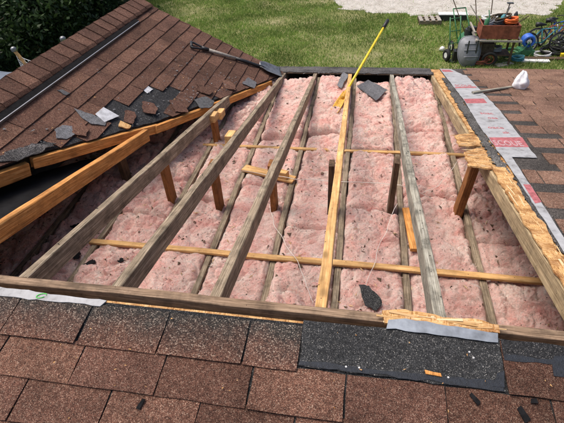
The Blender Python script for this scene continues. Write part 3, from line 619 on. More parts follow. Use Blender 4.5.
for k, (x, y, w_, l_, a, lb) in enumerate([(-1.66, 3.02, .10, .15, .35, 'torn brown shingle across the lower edge of the black gable patch'), (-1.50, 3.22, .11, .16, .6, 'torn brown shingle overhanging the valley below the black patch'), (-1.42, 3.66, .12, .13, .2, 'torn brown shingle lifted near the middle of the valley'), (-1.27, 3.95, .10, .16, .5, 'torn brown shingle at the valley left of the shovel blade'), (-1.72, 2.80, .07, .16, .25, 'narrow torn brown shingle strip by the yellow wood scrap'), (-1.90, 2.42, .10, .13, .45, 'torn brown shingle at the valley under the rounded grey scrap')]):
    c_, s_ = math.cos(a), math.sin(a); poly = [(x+px*c_-py*s_, y+px*s_+py*c_) for px, py in ((-w_/2, -l_/2), (w_*.4, -l_*.55), (w_*.55, l_*.1), (w_*.3, l_/2), (-w_*.5, l_*.45))]
    bits('torn_shingle', poly, GAB, lambda px, py: .012+.02*max(0, px-x)/.05*.5, lambda px, py: .016+.02*max(0, px-x)/.05*.5, 'shingle', lb, 'shingle', 'torn brown shingles along the valley', .004)
bits('paper_scrap', [(-1.899, 2.649), (-1.896, 2.767), (-1.776, 2.748), (-1.819, 2.608)], GAB, .0175, .019, 'scrap_white', 'larger white paper scrap on the bare black gable patch', 'paper scrap', 'white paper scraps', .001)
for t in range(3):
    pass
bits('paper_scrap', [(-1.796, 3.23), (-1.79, 3.319), (-1.736, 3.303), (-1.748, 3.207)], GAB, .006, .008, 'scrap_white', 'smaller white paper scrap at the upper edge of the black gable patch', 'paper scrap', 'white paper scraps', .001)
bits('wood_scrap', [(-1.752, 2.709), (-1.675, 2.709), (-1.677, 2.661), (-1.734, 2.639)], GAB, .005, .015, 'osb', 'yellow wood scrap at the lower corner of the black gable patch', 'wood scrap')
def flatbit(name, pts, th, mat, label, cat, group=None):      # pts are 3D, thin slab
    n = (Vector(pts[1])-Vector(pts[0])).cross(Vector(pts[2])-Vector(pts[0])).normalized()
    if n.z < 0: n = -n
    v = []; q = []
    for i, p in enumerate(pts):
        r = pts[(i+1) % len(pts)]
        for k in range(5): t = k/5; q.append(Vector(p).lerp(Vector(r), t)+Vector((random.gauss(0, .004), random.gauss(0, .004), random.gauss(0, .002)))*(k > 0))
    v = [p for p in q]+[p+n*th for p in q]; N = len(q); f = [tuple(range(N)), tuple(N+i for i in range(N-1, -1, -1))]+[(i, N+i, N+(i+1) % N, (i+1) % N) for i in range(N)]
    return thing(name, v, f, mat, label, cat, group)
flatbit('shingle_scrap', [(-.024, 4.473, .035), (.089, 4.60, .055), (.285, 4.365, .05), (.173, 4.146, .03)], .005, 'grey_shingle', 'big dark grey shingle lying on the insulation by the eave', 'shingle scrap', SG)
flatbit('shingle_scrap', [(-.235, 4.50, .03), (-.191, 4.82, .045), (-.132, 4.76, .045), (-.185, 4.42, .03)], .005, 'grey_shingle', 'narrow grey shingle strip left of the yellow tool at the eave', 'shingle scrap', SG)
flatbit('shingle_scrap', [(.07, 1.70, .05), (.13, 1.69, .055), (.20, 1.60, .045), (.17, 1.53, .04), (.11, 1.56, .04)], .005, 'headlap', 'black shingle scrap on the insulation right at the ridge board', 'shingle scrap', SG)
FG = 'black felt scraps on the insulation'
for k, (x, y, a, b, r, lb) in enumerate([(-1.786, 2.106, .05, .02, .5, 'black felt scrap on dim insulation at far left, upper of two'), (-1.877, 2.031, .06, .022, .4, 'black felt scrap on dim insulation at far left, lower of two'), (-1.735, 1.75, .028, .04, .5, 'rounded black felt scrap between the two leftmost grey rafters'), (-1.62, 1.674, .025, .065, -.45, 'long black felt scrap between the two leftmost grey rafters'), (-1.42, 1.742, .018, .02, 0, 'small round black felt scrap left of the second grey rafter'), (-1.02, 4.05, .05, .07, .4, 'black felt scrap on insulation beside the curved board near the shovel')]):
    pts = [(x+a*math.cos(t)*math.cos(r)-b*math.sin(t)*math.sin(r), y+a*math.cos(t)*math.sin(r)+b*math.sin(t)*math.cos(r), .022+.01*math.sin(3*t)) for t in [i*math.pi/3 for i in range(6)]]
    flatbit('felt_scrap', pts, .004, 'felt', lb, 'felt scrap', FG)
for x, y, a, b, r, lb in [(-.588, .568, .010, .024, -.25, 'dark shingle sliver on the near shingles left of centre'), (.388, .707, .011, .025, .75, 'dark shingle sliver below the black headlap strip'), (.514, .682, .016, .03, .5, 'dark shingle sliver near the lower right corner'), (.55, .722, .016, .010, .1, 'tiny dark shingle sliver on the right near shingle')]:
    c, s = math.cos(r), math.sin(r); poly = [(x+px*c-py*s, y+px*s+py*c) for px, py in ((-a*.7, -b*.7), (a*.6, -b*.62), (a*.55, b*.7), (-a*.4, b*.6))]
    bits('shingle_sliver', poly, NEAR, .0095, .0118, 'vent', lb, 'shingle sliver', 'dark shingle slivers', .0008)
bits('wood_chip', [(.252, .773), (.298, .768), (.300, .758), (.255, .761)], NEAR, .0072, .013, 'wood_orange', 'orange wood chip on the black headlap strip', 'wood chip', None, .001)
# rust brown board piece in the insulation, block by the near end of the pale rafter
plank('board_piece', (.385, 2.43, .055), (.415, 2.03, .05), .075, .022, 'wood_orange', None).update_tag(); tag(bpy.data.objects['board_piece'], 'broken rust-brown board lying in the insulation left of the pale rafter', 'board')
plank('wood_block', (.475, 1.62, .03), (.475, 1.54, .03), .05, .06, 'wood_dark', None, seg=2); tag(bpy.data.objects['wood_block'], 'small dark wood block beside the near end of the pale rafter', 'wood block')
# crumbs
def crumbs():
    mb = MB()
    def crumb(p, s):
        mb.add([p+Vector((random.gauss(0, s), random.gauss(0, s), abs(random.gauss(0, s*.5)))) for _ in range(4)], [(0, 1, 2), (0, 2, 3), (0, 3, 1), (1, 3, 2)])
    for _ in range(5200):
        p = Vector(random.choice(FIB))
        if noise.noise((p.x*2.2, p.y*2.2, 4)) > -.12+random.gauss(0, .15) or p.x < -1.3: crumb(p+Vector((0, 0, .002)), random.choice((.002, .002, .003, .003, .004, .006, .010)))
    return mb
tag(crumbs().build('debris_crumbs', 'wood_dark'), 'dark crumbs of wood and shingle strewn over the insulation', 'debris', None, 'stuff')
def crumbs2():
    mb = MB()
    for _ in range(520):
        r = random.random()
        if r < .55: x = random.uniform(-1.75, -1.2); y = random.uniform(2.6, 4.2); ok = x < XV(y)-.02; p = GAB(x, y, .014)
        elif r < .75: x = random.uniform(-2.2, -1.6); y = random.uniform(1.9, 4.5); ok = x < XV(y)-.02; p = GAB(x, y, .014)
        else: x = random.uniform(-.9, .78); y = random.uniform(4.75, 5.15); ok = True; p = FAR(x, y, .013)
        if not ok: continue
        s = random.uniform(.003, .008); mb.add([p+Vector((random.gauss(0, s), random.gauss(0, s), abs(random.gauss(0, s*.4)))) for _ in range(4)], [(0, 1, 2), (0, 2, 3), (0, 3, 1), (1, 3, 2)])
    return mb
def splint(n):
    mb = MB()
    for _ in range(n):
        p = Vector(random.choice(FIB))+Vector((0, 0, .006)); a = random.uniform(0, 6.28); L = random.uniform(.012, .06); d = Vector((math.cos(a), math.sin(a), random.gauss(0, .15)))*L; q = Vector((-d.y, d.x, 0)).normalized()*random.uniform(.001, .0045)
        mb.add([p-d*.5, p+q, p+d*.5, p-q, p+Vector((0, 0, .002))], [(0, 1, 4), (1, 2, 4), (2, 3, 4), (3, 0, 4), (3, 2, 1, 0)])
    return mb
tag(splint(420).build('wood_splinters', 'strand'), 'pale wood splinters strewn over the insulation', 'debris', None, 'stuff')
tag(crumbs2().build('debris_crumbs', 'grey_shingle'), 'grey shingle crumbs strewn along the valley and eave', 'debris', None, 'stuff')
def chips(n, mat, label):
    mb = MB()
    for _ in range(n):
        r = random.random()
        if r < .4: x = random.uniform(-1.2, .7); y = random.uniform(.5, .86); p = NEAR(x, y, .0125); s = .0028
        elif r < .75:
            x = random.uniform(-2.2, -1.2); y = random.uniform(1.9, 4.6); p = GAB(x, y, .015); s = .006
            if x > XV(y)-.05: continue
        else: x = random.uniform(1.15, 2.2); y = random.uniform(1.5, 5.1); p = FAR(x, y, .014); s = .005
        mb.add([p+Vector((random.gauss(0, s), random.gauss(0, s), abs(random.gauss(0, s*.4)))) for _ in range(4)], [(0, 1, 2), (0, 2, 3), (0, 3, 1), (1, 3, 2)])
    tag(mb.build('debris_chips', mat), label, 'debris', None, 'stuff')
chips(110, 'osb', 'small yellow wood chips scattered over the shingles')
# strings
def string(pts, label, r=.0018):
    q = []
    for i in range(len(pts)-1):
        for k in range(8): t = k/8; p = Vector(pts[i]).lerp(Vector(pts[i+1]), t); q.append(p+Vector((noise.noise(p*9)*.014, noise.noise(p*9+Vector((3, 3, 3)))*.014, noise.noise(p*7)*.01)))
    q.append(Vector(pts[-1])); tag(MB().tube(q, r, 5).build('string', 'cord'), label, 'string', 'loose strings on the insulation')
string([(-.575, 2.391, .045), (-.515, 2.178, .04), (-.306, 1.853, .045), (-.174, 1.55, .035)], 'pale string hanging down the insulation left of the yellow rafter')
string([(.313, 2.42, .09), (.183, 2.015, .045), (.094, 1.605, .04)], 'pale string running down the insulation right of the yellow rafter')
string([(-.845, 2.70, .10), (-.523, 2.632, .11), (-.164, 2.589, .13), (.33, 2.588, .13), (.56, 2.56, .05)], 'long pale string stretched across the struts', .0022)
string([(.50, 2.62, .05), (.62, 2.70, .07), (.74, 2.82, .22)], 'short string looping up to the splintered sheathing')
# shovel on the gable
def shovel():
    a = GAB(-1.755, 4.345, .030); b = GAB(-.905, 4.72, .030); L = (b-a).length; yv = (b-a).normalized(); z = (GAB.n-yv*GAB.n.dot(yv)).normalized(); x = yv.cross(z)
    mw = Matrix.Identity(4)
    for i in range(3): mw[i][0], mw[i][1], mw[i][2], mw[i][3] = x[i], yv[i], z[i], a[i]
    o = bpy.data.objects.new('shovel', None); COL.objects.link(o); o.matrix_basis = mw; o.empty_display_size = .1
    tag(o, 'square-bladed shovel with black D-grip lying across the gable shingles', 'shovel')
    d = MB(); d.tube([(-.052, .0, 0), (-.056, .03, 0), (-.035, .085, 0), (-.014, .125, 0), (-.012, .15, 0)], .011, 8); d.tube([(.052, .0, 0), (.056, .03, 0), (.035, .085, 0), (.014, .125, 0), (.012, .15, 0)], .011, 8)
    d.tube([(-.055, .005, 0), (.055, .005, 0)], .014, 10); d.tube([(0, .115, 0), (0, .19, 0)], [.020, .018], 10); d.build('grip', 'plastic_black', o, smooth=True)
    MB().tube([(0, .18, 0), (0, .36, .001), (0, .50, 0)], .0165, 10).build('shaft', 'handle_wood', o, smooth=True)
    MB().tube([(0, .49, 0), (0, .60, 0), (0, L-.22, -.004), (0, L-.13, -.012)], [.018, .018, .016, .010], 10).build('socket', 'plastic_black', o, smooth=True)
    v = []; f = []; nx, ny = 10, 12
    for th in (0, -.003):
        for j in range(ny+1):
            t = j/ny; wv = .105*min(1, .55+t*1.8)
            for i in range(nx+1):
                u = i/nx*2-1; v.append((u*wv, L-.25+t*.27, -.012+.026*abs(u)**2.2*(1-.35*t)+.012*(1-t)+th+.012*max(0, 1-abs(u)*4)*(1-t)))
    n = nx+1; s_ = (nx+1)*(ny+1)
    for j in range(ny):
        for i in range(nx): q = (j*n+i, j*n+i+1, (j+1)*n+i+1, (j+1)*n+i); f += [q, tuple(s_+k for k in reversed(q))]
    for i in range(nx): f += [(ny*n+i, ny*n+i+1, s_+ny*n+i+1, s_+ny*n+i), (i+1, i, s_+i, s_+i+1)]
    for j in range(ny): f += [(j*n, j*n+n, s_+j*n+n, s_+j*n), (j*n+n+nx, j*n+nx, s_+j*n+nx, s_+j*n+n+nx)]
    link('blade', mesh('blade', v, f, True), 'steel', o, None, True)
shovel()
# yellow long-handled tool leaning out over the eave
def poletool():
    a = Vector((-.20, 3.95, .045)); b = Vector((.274, 5.40, .445)); d = (b-a).normalized()
    o = empty('long_handled_shovel', a, 'yellow long-handled shovel with black grip leaning out over the eave', 'shovel'); L = (b-a).length; A = Vector((0, 0, 0))
    MB().tube([d*.20, d*(L*.5), d*(L-.14)], .0135, 10).build('shaft', 'yellow', o, smooth=True)
    MB().tube([d*(L-.17), d*(L-.02), d*L], [.020, .022, .016], 10).build('grip', 'plastic_black', o, smooth=True)
    x = d.cross(Vector((0, 0, 1))).normalized(); z = x.cross(d); v = []; f = []; nx, ny = 8, 10
    for th in (0, -.004):
        for j in range(ny+1):
            t = j/ny; wv = .043*(.62+.38*min(1, t*1.6))
            for i in range(nx+1): u = i/nx*2-1; v.append(x*(u*wv)+d*(.24-t*.31-(.012*(1-u*u))*t)+z*(.022*abs(u)**2+th-.01))
    n = nx+1; s_ = n*(ny+1)
    for j in range(ny):
        for i in range(nx): q = (j*n+i, (j+1)*n+i, (j+1)*n+i+1, j*n+i+1); f += [q, tuple(s_+k for k in reversed(q))]
    for i in range(nx): f += [(i, i+1, s_+i+1, s_+i), (ny*n+i+1, ny*n+i, s_+ny*n+i, s_+ny*n+i+1)]
    for j in range(ny): f += [(j*n+n, j*n, s_+j*n, s_+j*n+n), (j*n+nx, j*n+n+nx, s_+j*n+n+nx, s_+j*n+nx)]
    link('blade', mesh('blade', v, f, True), 'yellow_dirty', o, None, True)
    MB().tube([d*.14, d*.26], [.022, .017], 10).build('socket', 'yellow_dirty', o, smooth=True)
poletool()
# plastic bag and stick on the far slope
def bag():
    c = FAR(1.505, 4.27, .0); v = []; f = []; nu, nv = 40, 26
    for j in range(nv+1):
        ph = math.pi*j/nv
        for i in range(nu):
            th = 2*math.pi*i/nu; p = Vector((math.sin(ph)*math.cos(th), math.sin(ph)*math.sin(th), math.cos(ph)))
            r = 1+.26*noise.noise(p*1.7+Vector((5, 1, 2)))+.22*(.5-abs(noise.noise(p*4.2)))+.1*abs(noise.noise(p*9))
            q = Vector((p.x*.064, p.y*.064, p.z*.072))*r
            if p.z > .3: q.x *= 1-.5*(p.z-.3); q.y *= 1-.5*(p.z-.3); q.z += .05*(p.z-.3)
            v.append(c+Vector((q.x, q.y, max(q.z+.066, .012+TP*-q.y))))
    for j in range(nv): f += [(j*nu+i, (j+1)*nu+i, (j+1)*nu+(i+1) % nu, j*nu+(i+1) % nu) for i in range(nu)]
    thing('plastic_bag', v, f, 'plastic_bag', 'crumpled white plastic bag sitting on the right roof slope', 'bag', None, True)
bag()
plank('wood_strip', FAR(1.03, 4.01, .028), FAR(1.43, 4.26, .030), .030, .014, 'wood_pale', None, upv=FAR.n); tag(bpy.data.objects['wood_strip'], 'thin pale wood strip pointing at the plastic bag', 'wood strip')

# ---------------------------------------------------------------- yard things
def wheel(o, c, R, axis, tyre=.025, rimm='chrome', spokes=10, name='wheel'):
    w_ = MB().ring(c, R, tyre, axis, 28, 7).build(name, 'rubber', o, smooth=True)
    r = MB().ring(c, R-tyre*1.2, tyre*.45, axis, 24, 5); ax = Vector(axis).normalized(); u = ax.orthogonal().normalized(); q = ax.cross(u); c = Vector(c)
    for k in range(spokes): t = 2*math.pi*k/spokes; r.tube([c, c+(u*math.cos(t)+q*math.sin(t))*(R-tyre)], .004, 4)
    r.tube([c-ax*.04, c+ax*.04], .022, 8); r.build('rim', rimm, w_, smooth=True)
def cart():
    o = empty('garden_cart', (3.58, 12.95, G), 'garden cart with red-brown tray full of tools on the lawn', 'cart', rz=-.03)
    t = MB(); wx, wy, z0, z1 = .46, .30, .72, 1.06
    for s in (-1, 1): t.box((0, s*wy, (z0+z1)/2), (2*wx+.03, .03, z1-z0)); t.box((s*wx, 0, (z0+z1)/2), (.03, 2*wy-.03, z1-z0))
    t.box((0, 0, z0), (2*wx-.03, 2*wy-.03, .02)); t.build('tray', 'rust_red', o)
    fr = MB()
    for s in (-1, 1): fr.box((0, s*.36, .68), (1.16, .05, .04)); fr.box((s*.55, 0, .68), (.05, .67, .04))
    fr.box((-.62, .2, .86), (.04, .9, .04), None); fr.build('frame', 'handle_wood', o)
    for sx in (-.42, .42):
        for sy in (-.26, .26): MB().box((sx, sy, .34), (.05, .05, .64)).build('leg', 'wood_dark', o)
    MB().box((0, 0, .26), (.84, .5, .03)).build('shelf', 'wood_dark', o)
    bx = MB(); bx.box((-.18, -.05, .42), (.3, .35, .28)); bx.build('lower_box', 'bark', o)
    wheel(o, (-.12, -.36, .19), .17, (0, 1, .1), .04, 'rust_red', 6)
cart()
def tangle(name, c, R, r, n, mat, label, cat, flat=.5):
    pts = []; 
    for i in range(n*14):
        t = i*2*math.pi/14; k = 1+.35*noise.noise((i*.11, R*9, 3)); pts.append((c[0]+math.cos(t)*R*k+.05*noise.noise((i*.07, 1, 1)), c[1]+math.sin(t)*R*k*.8, c[2]+flat*R*(.5+noise.noise((i*.09, 7, 2)))+r))
    tag(MB().tube(pts, r, 6).build(name, mat, smooth=True), label, cat)
tangle('extension_cord', (3.83, 12.92, G+1.02), .17, .022, 7, 'orange', 'tangled orange extension cord heaped in the red-brown tray', 'cord', .9)
tangle('black_hose', (3.50, 12.88, G+1.0), .13, .026, 6, 'plastic_black', 'black hose coiled in the red-brown tray', 'hose', .9)
tangle('pale_hose', (3.38, 13.25, G+1.02), .20, .018, 3, 'white', 'pale looped hose behind the tray of tools', 'hose', .5)
def machine():
    o = empty('push_mower', (3.0, 13.55, G), 'green push machine with long handles behind the cart', 'mower', rz=.3)
    b = MB(); b.tube([(0, -.35, .24), (0, -.2, .34), (0, .15, .36), (0, .32, .24)], [.16, .24, .24, .15], 12); b.build('housing', 'green', o, smooth=True)
    e = MB(); e.disc((0, 0, .62), .14, .18); e.box((0, -.08, .74), (.2, .16, .1)); e.build('engine', 'darksteel', o)
    h = MB()
    for s in (-1, 1): h.tube([(s*.2, .25, .38), (s*.2, .55, .75), (s*.19, .85, 1.05)], .016, 8)
    h.tube([(-.19, .85, 1.05), (.19, .85, 1.05)], .018, 8); h.build('handle', 'green', o, smooth=True)
    for sx in (-.33, .33):
        for sy in (-.28, .28): wheel(o, (sx, sy, .16), .13, (1, 0, 0), .03, 'white', 6)
machine()
def handtruck():
    o = empty('hand_truck', (2.62, 13.05, G), 'hand truck with dark wheel and white hub left of the cart', 'hand truck', rz=.4)
    f = MB()
    for s in (-.16, .16): f.tube([(s, 0, .22), (s, .15, .6), (s, .32, 1.1)], .016, 8)
    for z in (.45, .75, 1.05): f.tube([(-.16, .15*(z-.2)/.4, z), (.16, .15*(z-.2)/.4, z)], .012, 6)
    f.tube([(-.25, 0, .17), (.25, 0, .17)], .012, 6); f.build('frame', 'green', o, smooth=True); p = MB().box((0, -.12, .03), (.4, .24, .012)); p.tube([(-.16, 0, .22), (-.16, -.01, .03)], .014, 6); p.tube([(.16, 0, .22), (.16, -.01, .03)], .014, 6); p.build('toe_plate', 'darksteel', o)
    for s in (-.26, .26):
        w_ = MB().ring((s, 0, .17), .12, .05, (1, 0, 0), 20, 8).build('wheel', 'rubber', o, smooth=True); MB().disc((s, 0, .17), .075, .07, (1, 0, 0)).build('hub', 'white', w_)
handtruck()
def tub():
    o = empty('wheelbarrow_tub', (2.93, 12.55, G), 'grey wheelbarrow tub propped on its end in the grass', 'wheelbarrow tub', rz=.15)
    v = []; f = []; nu, nv = 28, 10
    for th in (0, 1):
        for j in range(nv+1):
            t = j/nv; rr_ = (.62+.38*t); dpt = .17*(1-t)**.8
            for i in range(nu):
                a = 2*math.pi*i/nu; ex = math.copysign(abs(math.cos(a))**.65, math.cos(a)); ez = math.copysign(abs(math.sin(a))**.65, math.sin(a)); k = 1-.18*(ez < 0)*abs(ez)
                sc = rr_*(1-.03*th); v.append((ex*.31*sc*k, -dpt+.012*th, .40+ez*.39*sc))
    for s in (0, 1):
        b0 = s*nu*(nv+1)
        for j in range(nv):
            for i in range(nu): q = (b0+j*nu+i, b0+j*nu+(i+1) % nu, b0+(j+1)*nu+(i+1) % nu, b0+(j+1)*nu+i); f.append(q if s == 0 else tuple(reversed(q)))
        f.append(tuple(b0+i for i in (range(nu-1, -1, -1) if s == 0 else range(nu))))
    b0 = nu*nv; b1 = nu*(nv+1)+nu*nv; f += [(b0+i, b0+(i+1) % nu, b1+(i+1) % nu, b1+i) for i in range(nu)]
    R = Matrix.Rotation(math.radians(-22), 4, 'X'); link('tub', mesh('tub', [R @ Vector(p) for p in v], f, True), 'greyplastic', o, None, True)
    rb = MB()
    for zz in (.25, .42, .58): rb.tube([R @ Vector((u*.2, -.178, zz)) for u in (-1, -.5, 0, .5, 1)], .012, 6)
    rb.build('rib', 'greyplastic', o, smooth=True)
    for u in (-.12, .12): MB().box(R @ Vector((u, -.19, .42)), (.03, .03, .5)).build('bracket', 'darksteel', o)
    rim = MB(); rim.tube([R @ Vector((.31*math.copysign(abs(math.cos(a))**.65, math.cos(a))*(1-.18*(math.sin(a) < 0)*abs(math.sin(a))), 0, .40+.39*math.copysign(abs(math.sin(a))**.65, math.sin(a)))) for a in [2*math.pi*i/40 for i in range(40)]], .014, 6, True); rim.build('rim', 'greyplastic', o, smooth=True)
tub()
def bike(loc, rz, tilt, col, label):
    o = empty('bicycle', loc, label, 'bicycle', 'bicycles heaped on the lawn', rz=rz, rx=tilt)
    f = MB(); A, B, Cc, D = (-.42, 0, .27), (.42, 0, .27), (-.12, 0, .62), (.30, 0, .64); bb = (-.05, 0, .26)
    for p, q in ((Cc, D), (Cc, bb), (bb, D), (bb, A), (A, Cc)): f.tube([p, q], .018, 7)
    f.build('frame', col, o, smooth=True); MB().tube([(.28, 0, .74), D, (.34, 0, .5), B], .017, 7).build('fork', 'chrome', o, smooth=True)
    MB().tube([(.20, -.26, .80), (.25, -.1, .80), (.28, 0, .76), (.25, .1, .80), (.20, .26, .80)], .014, 7).build('handlebar', 'plastic_black', o, smooth=True)
    s = MB(); s.tube([(-.30, 0, .74), (-.2, 0, .75), (-.02, 0, .735)], [.07, .055, .02], 8); s.tube([Cc, (-.16, 0, .74)], .013, 6); s.build('saddle', 'plastic_black', o, smooth=True)
    wheel(o, A, .255, (0, 1, 0), .024, 'chrome', 14); wheel(o, B, .255, (0, 1, 0), .024, 'chrome', 14)
bike((5.15, 13.75, G), .1, -.25, 'teal', 'teal-framed bicycle leaning in the heap nearest the blue reel')
bike((5.45, 14.05, G), -.25, -.35, 'rust_red', 'red-brown bicycle leaning behind the teal one')
bike((5.95, 13.85, G), .2, -.2, 'plastic_black', 'black bicycle at the right edge of the heap')
bike((5.7, 14.35, G), .45, -.3, 'blue', 'blue bicycle at the back of the heap')
def reel():
    o = empty('hose_reel', (4.62, 13.55, G), 'round blue hose reel on a green stand between cart and bicycles', 'hose reel')
    b = MB()
    for k in range(5): b.ring((0, -.1+.05*k, .40), .13, .04, (0, 1, 0), 22, 7)
    b.build('hose_coil', 'blue', o, smooth=True); MB().disc((0, 0, .40), .06, .3, (0, 1, 0)).build('hub', 'white', o)
    s = MB()
    for t in (-.16, .16): s.tube([(-.2, t, .0), (0, t, .40), (.2, t, .0)], .02, 6)
    s.box((0, 0, .10), (.40, .36, .14)); s.build('stand', 'green', o)
reel()
def planks_yard(loc, rz, size, n, mat, label, cat, name, grp=None):
    o = empty(name, loc, label, cat, grp, rz=rz)
    for k in range(n): plank('board', (-size[0]/2, (k-(n-1)/2)*size[1]*1.08, size[2]*1.0+.004*random.random()), (size[0]/2, (k-(n-1)/2)*size[1]*1.08, size[2]+.004*random.random()), size[1], size[2], mat, o, local=True)
planks_yard((4.75, 13.05, G+.0), -.05, (.75, .16, .05), 2, 'white', 'short white boards on the grass below the blue reel', 'boards', 'white_boards')
planks_yard((5.6, 13.15, G), .02, (2.2, .16, .06), 1, 'wood_dark', 'long dark plank lying in front of the bicycles', 'plank', 'long_plank')
planks_yard((5.75, 13.32, G), .05, (.5, .11, .12), 1, 'yellow', 'yellow tool case lying on the grass by the bicycles', 'tool case', 'tool_case')
def pallet():
    o = empty('pallet', (2.25, 16.6, G), 'small whitewashed pallet lying at the edge of the sand', 'pallet', rz=.04)
    for k in range(4): plank('slat', (-.3+.2*k, -.30, .16), (-.3+.2*k, .30, .16), .12, .025, 'handle_wood', o, local=True, seg=3)
    for y in (-.25, 0, .25): plank('bearer', (-.37, y, .135), (.37, y, .135), .07, .13, 'wood_grey', o, local=True, seg=3)
    o2 = empty('metal_rack', (3.05, 16.75, G), 'long pale panel with dark side beside the pallet', 'panel', rz=-.03)
    MB().box((0, .12, .11), (.92, .26, .20)).build('body', 'darksteel', o2); MB().box((0, .12, .225), (.98, .32, .025)).build('lid', 'white', o2)
pallet()
b = MB(); b.tube([(2.36, 13.78, G), (2.38, 13.8, G+.07), (2.40, 13.82, G+.11)], [.085, .075, .05], 10); tag(b.build('small_bucket', 'white', smooth=True), 'small white bucket lying alone in the grass left of the tub', 'bucket')
def tool(base, top, head, label):
    o = empty('garden_tool', base, label, 'garden tool', 'garden tools standing in the heap'); d = Vector(top)-Vector(base)
    MB().tube([(0, 0, 0), d*.5, d], .013, 6).build('handle', 'bark', o, smooth=True); h = MB(); u = d.normalized().orthogonal().normalized()
    if head == 'rake':
        h.tube([d-u*.2, d+u*.2], .012, 6)
        for k in range(7): p = d+u*(-.18+.06*k); h.tube([p, p+Vector((0, -.08, .02))], .006, 4)
    else: h.box(d+Vector((0, -.03, .03)), (.16, .10, .02))
    h.build('head', 'darksteel', o)
tool((3.2, 13.35, G), (2.42, 13.9, G+1.45), 'rake', 'rake leaning furthest left out of the tool heap')
tool((3.35, 13.4, G), (3.0, 13.95, G+1.6), 'hoe', 'hoe standing left of centre in the tool heap')
tool((3.55, 13.4, G), (3.50, 14.0, G+1.6), 'rake', 'rake standing upright at the centre of the tool heap')
tool((3.7, 13.4, G), (3.95, 13.8, G+1.3), 'hoe', 'hoe leaning right behind the tray of tools')
# netting on posts and tarped stack beyond the gable
def netting():
    A, B = Vector((-7.93, 9.0, -1.22)), Vector((-6.58, 9.0, -.98))
    o = empty('net_frame', (-7.2, 9.0, G), 'two yellow posts with grey caps holding slack pale netting behind the gable', 'net frame'); q = Vector((-7.2, 9.0, G))
    for p in (A, B):
        pp = MB().tube([Vector((p.x+(.75 if p is A else .1), p.y, G))-q, p-q], [.055, .04], 8).build('post', 'wood_new', o); MB().tube([p-q-Vector((0, 0, .02)), p-q+Vector((0, 0, .05)), p-q+Vector((0, 0, .08))], [.065, .065, .03], 10).build('cap', 'steel', pp, smooth=True)
    n = MB(); S = lambda u, v: A.lerp(B, u)-q+Vector((0, -.15*math.sin(math.pi*u)*v, -.08-.55*math.sin(math.pi*u)**.8*(.55+.45*v)-v*.5))
    for k in range(17): n.tube([S(k/16, v/6) for v in range(7)], .007, 4)
    for k in range(9): n.tube([S(u/20, k/8) for u in range(21)], .007, 4)
    n.build('netting', 'white', o)
netting()
def tarp():
    v = []; f = []; n = 30
    for j in range(n+1):
        for i in range(n+1):
            x = (i/n-.5)*2.6; y = (j/n-.5)*2.2; e = max(abs(x)/1.3, abs(y)/1.1); h = 1.22 if e < .72 else 1.22*(1-((e-.72)/.28)**.8)
            v.append((-8.3+x, 7.9+y, G+max(.0, h+.05*noise.noise((x*2.5, y*2.5, 0)))))
    for j in range(n): f += [(j*(n+1)+i, j*(n+1)+i+1, (j+1)*(n+1)+i+1, (j+1)*(n+1)+i) for i in range(n)]
    thing('tarp_covered_stack', v, f, 'tarp', 'blue-grey tarp over a stack behind the gable at the left edge', 'tarp', None, True)
tarp()
# trees
def tree(loc, h, cr, seed, mat, label, nleaf=26000, lsz=.085, low=.25):
    r = np.random.default_rng(seed); o = empty('tree', loc, label, 'tree', 'dark trees behind the gable')
    t = MB(); cz = h*.55; t.tube([(0, 0, 0), (.05, 0, h*.3), (-.05, .08, h*.55), (.05, 0, h*.8)], [.16, .13, .09, .04], 9)
    for k in range(9):
        a = k*2.4+seed; z0 = h*(.25+.06*k); t.tube([(0, 0, z0), (math.cos(a)*cr*.4, math.sin(a)*cr*.4, z0+.35), (math.cos(a)*cr*.8, math.sin(a)*cr*.8, z0+.6)], [.06, .035, .012], 6)
    t.build('trunk', 'bark', o, smooth=True)
    nc = 230; c = r.normal(size=(nc, 3)); c /= np.linalg.norm(c, axis=1)[:, None]; c *= (r.random(nc)**.4)[:, None]; lump = 1+.3*np.sin(c[:, 0]*4+seed)*np.sin(c[:, 1]*5)+.2*np.sin(c[:, 2]*6)
    c = c*lump[:, None]*np.array([cr, cr, h*.5]); c[:, 2] += h*.53; c[:, 2] = np.maximum(c[:, 2], low)
    k = r.integers(0, nc, nleaf); p = c[k]+r.normal(size=(nleaf, 3))*np.array([.26, .26, .2]); p[:, 2] = np.maximum(p[:, 2], .05)
    u = r.normal(size=(nleaf, 3)); u /= np.linalg.norm(u, axis=1)[:, None]; q = r.normal(size=(nleaf, 3)); q -= (q*u).sum(1)[:, None]*u; q /= np.linalg.norm(q, axis=1)[:, None]
    s = (r.uniform(.5, 1.25, nleaf)*lsz)[:, None]; v = np.stack([p-u*s, p+q*s*.45, p+u*s, p-q*s*.45], 1)
    me = bpy.data.meshes.new('crown'); N = nleaf; me.vertices.add(4*N); me.vertices.foreach_set('co', v.ravel()); me.loops.add(4*N); me.loops.foreach_set('vertex_index', np.arange(4*N, dtype=np.int32)); me.polygons.add(N); me.polygons.foreach_set('loop_start', np.arange(0, 4*N, 4, dtype=np.int32)); me.update(calc_edges=True)
    link('crown', me, mat, o, None, True)
tree((-11.6, 16.2, G), 5.6, 2.3, 1, 'leaf', 'dark dense tree nearest the lawn behind the gable')
tree((-14.8, 15.2, G), 6.0, 2.6, 2, 'leaf2', 'lighter green tree at the upper left corner')
tree((-13.2, 12.2, G), 4.0, 2.0, 3, 'leaf', 'low dark tree above the grey-capped posts')
tree((-12.6, 19.8, G), 6.0, 2.6, 4, 'leaf', 'dark tree at the back beside the top edge')
tree((-16.6, 11.5, G), 5.0, 2.4, 5, 'leaf', 'dark tree cut by the left edge of the picture')
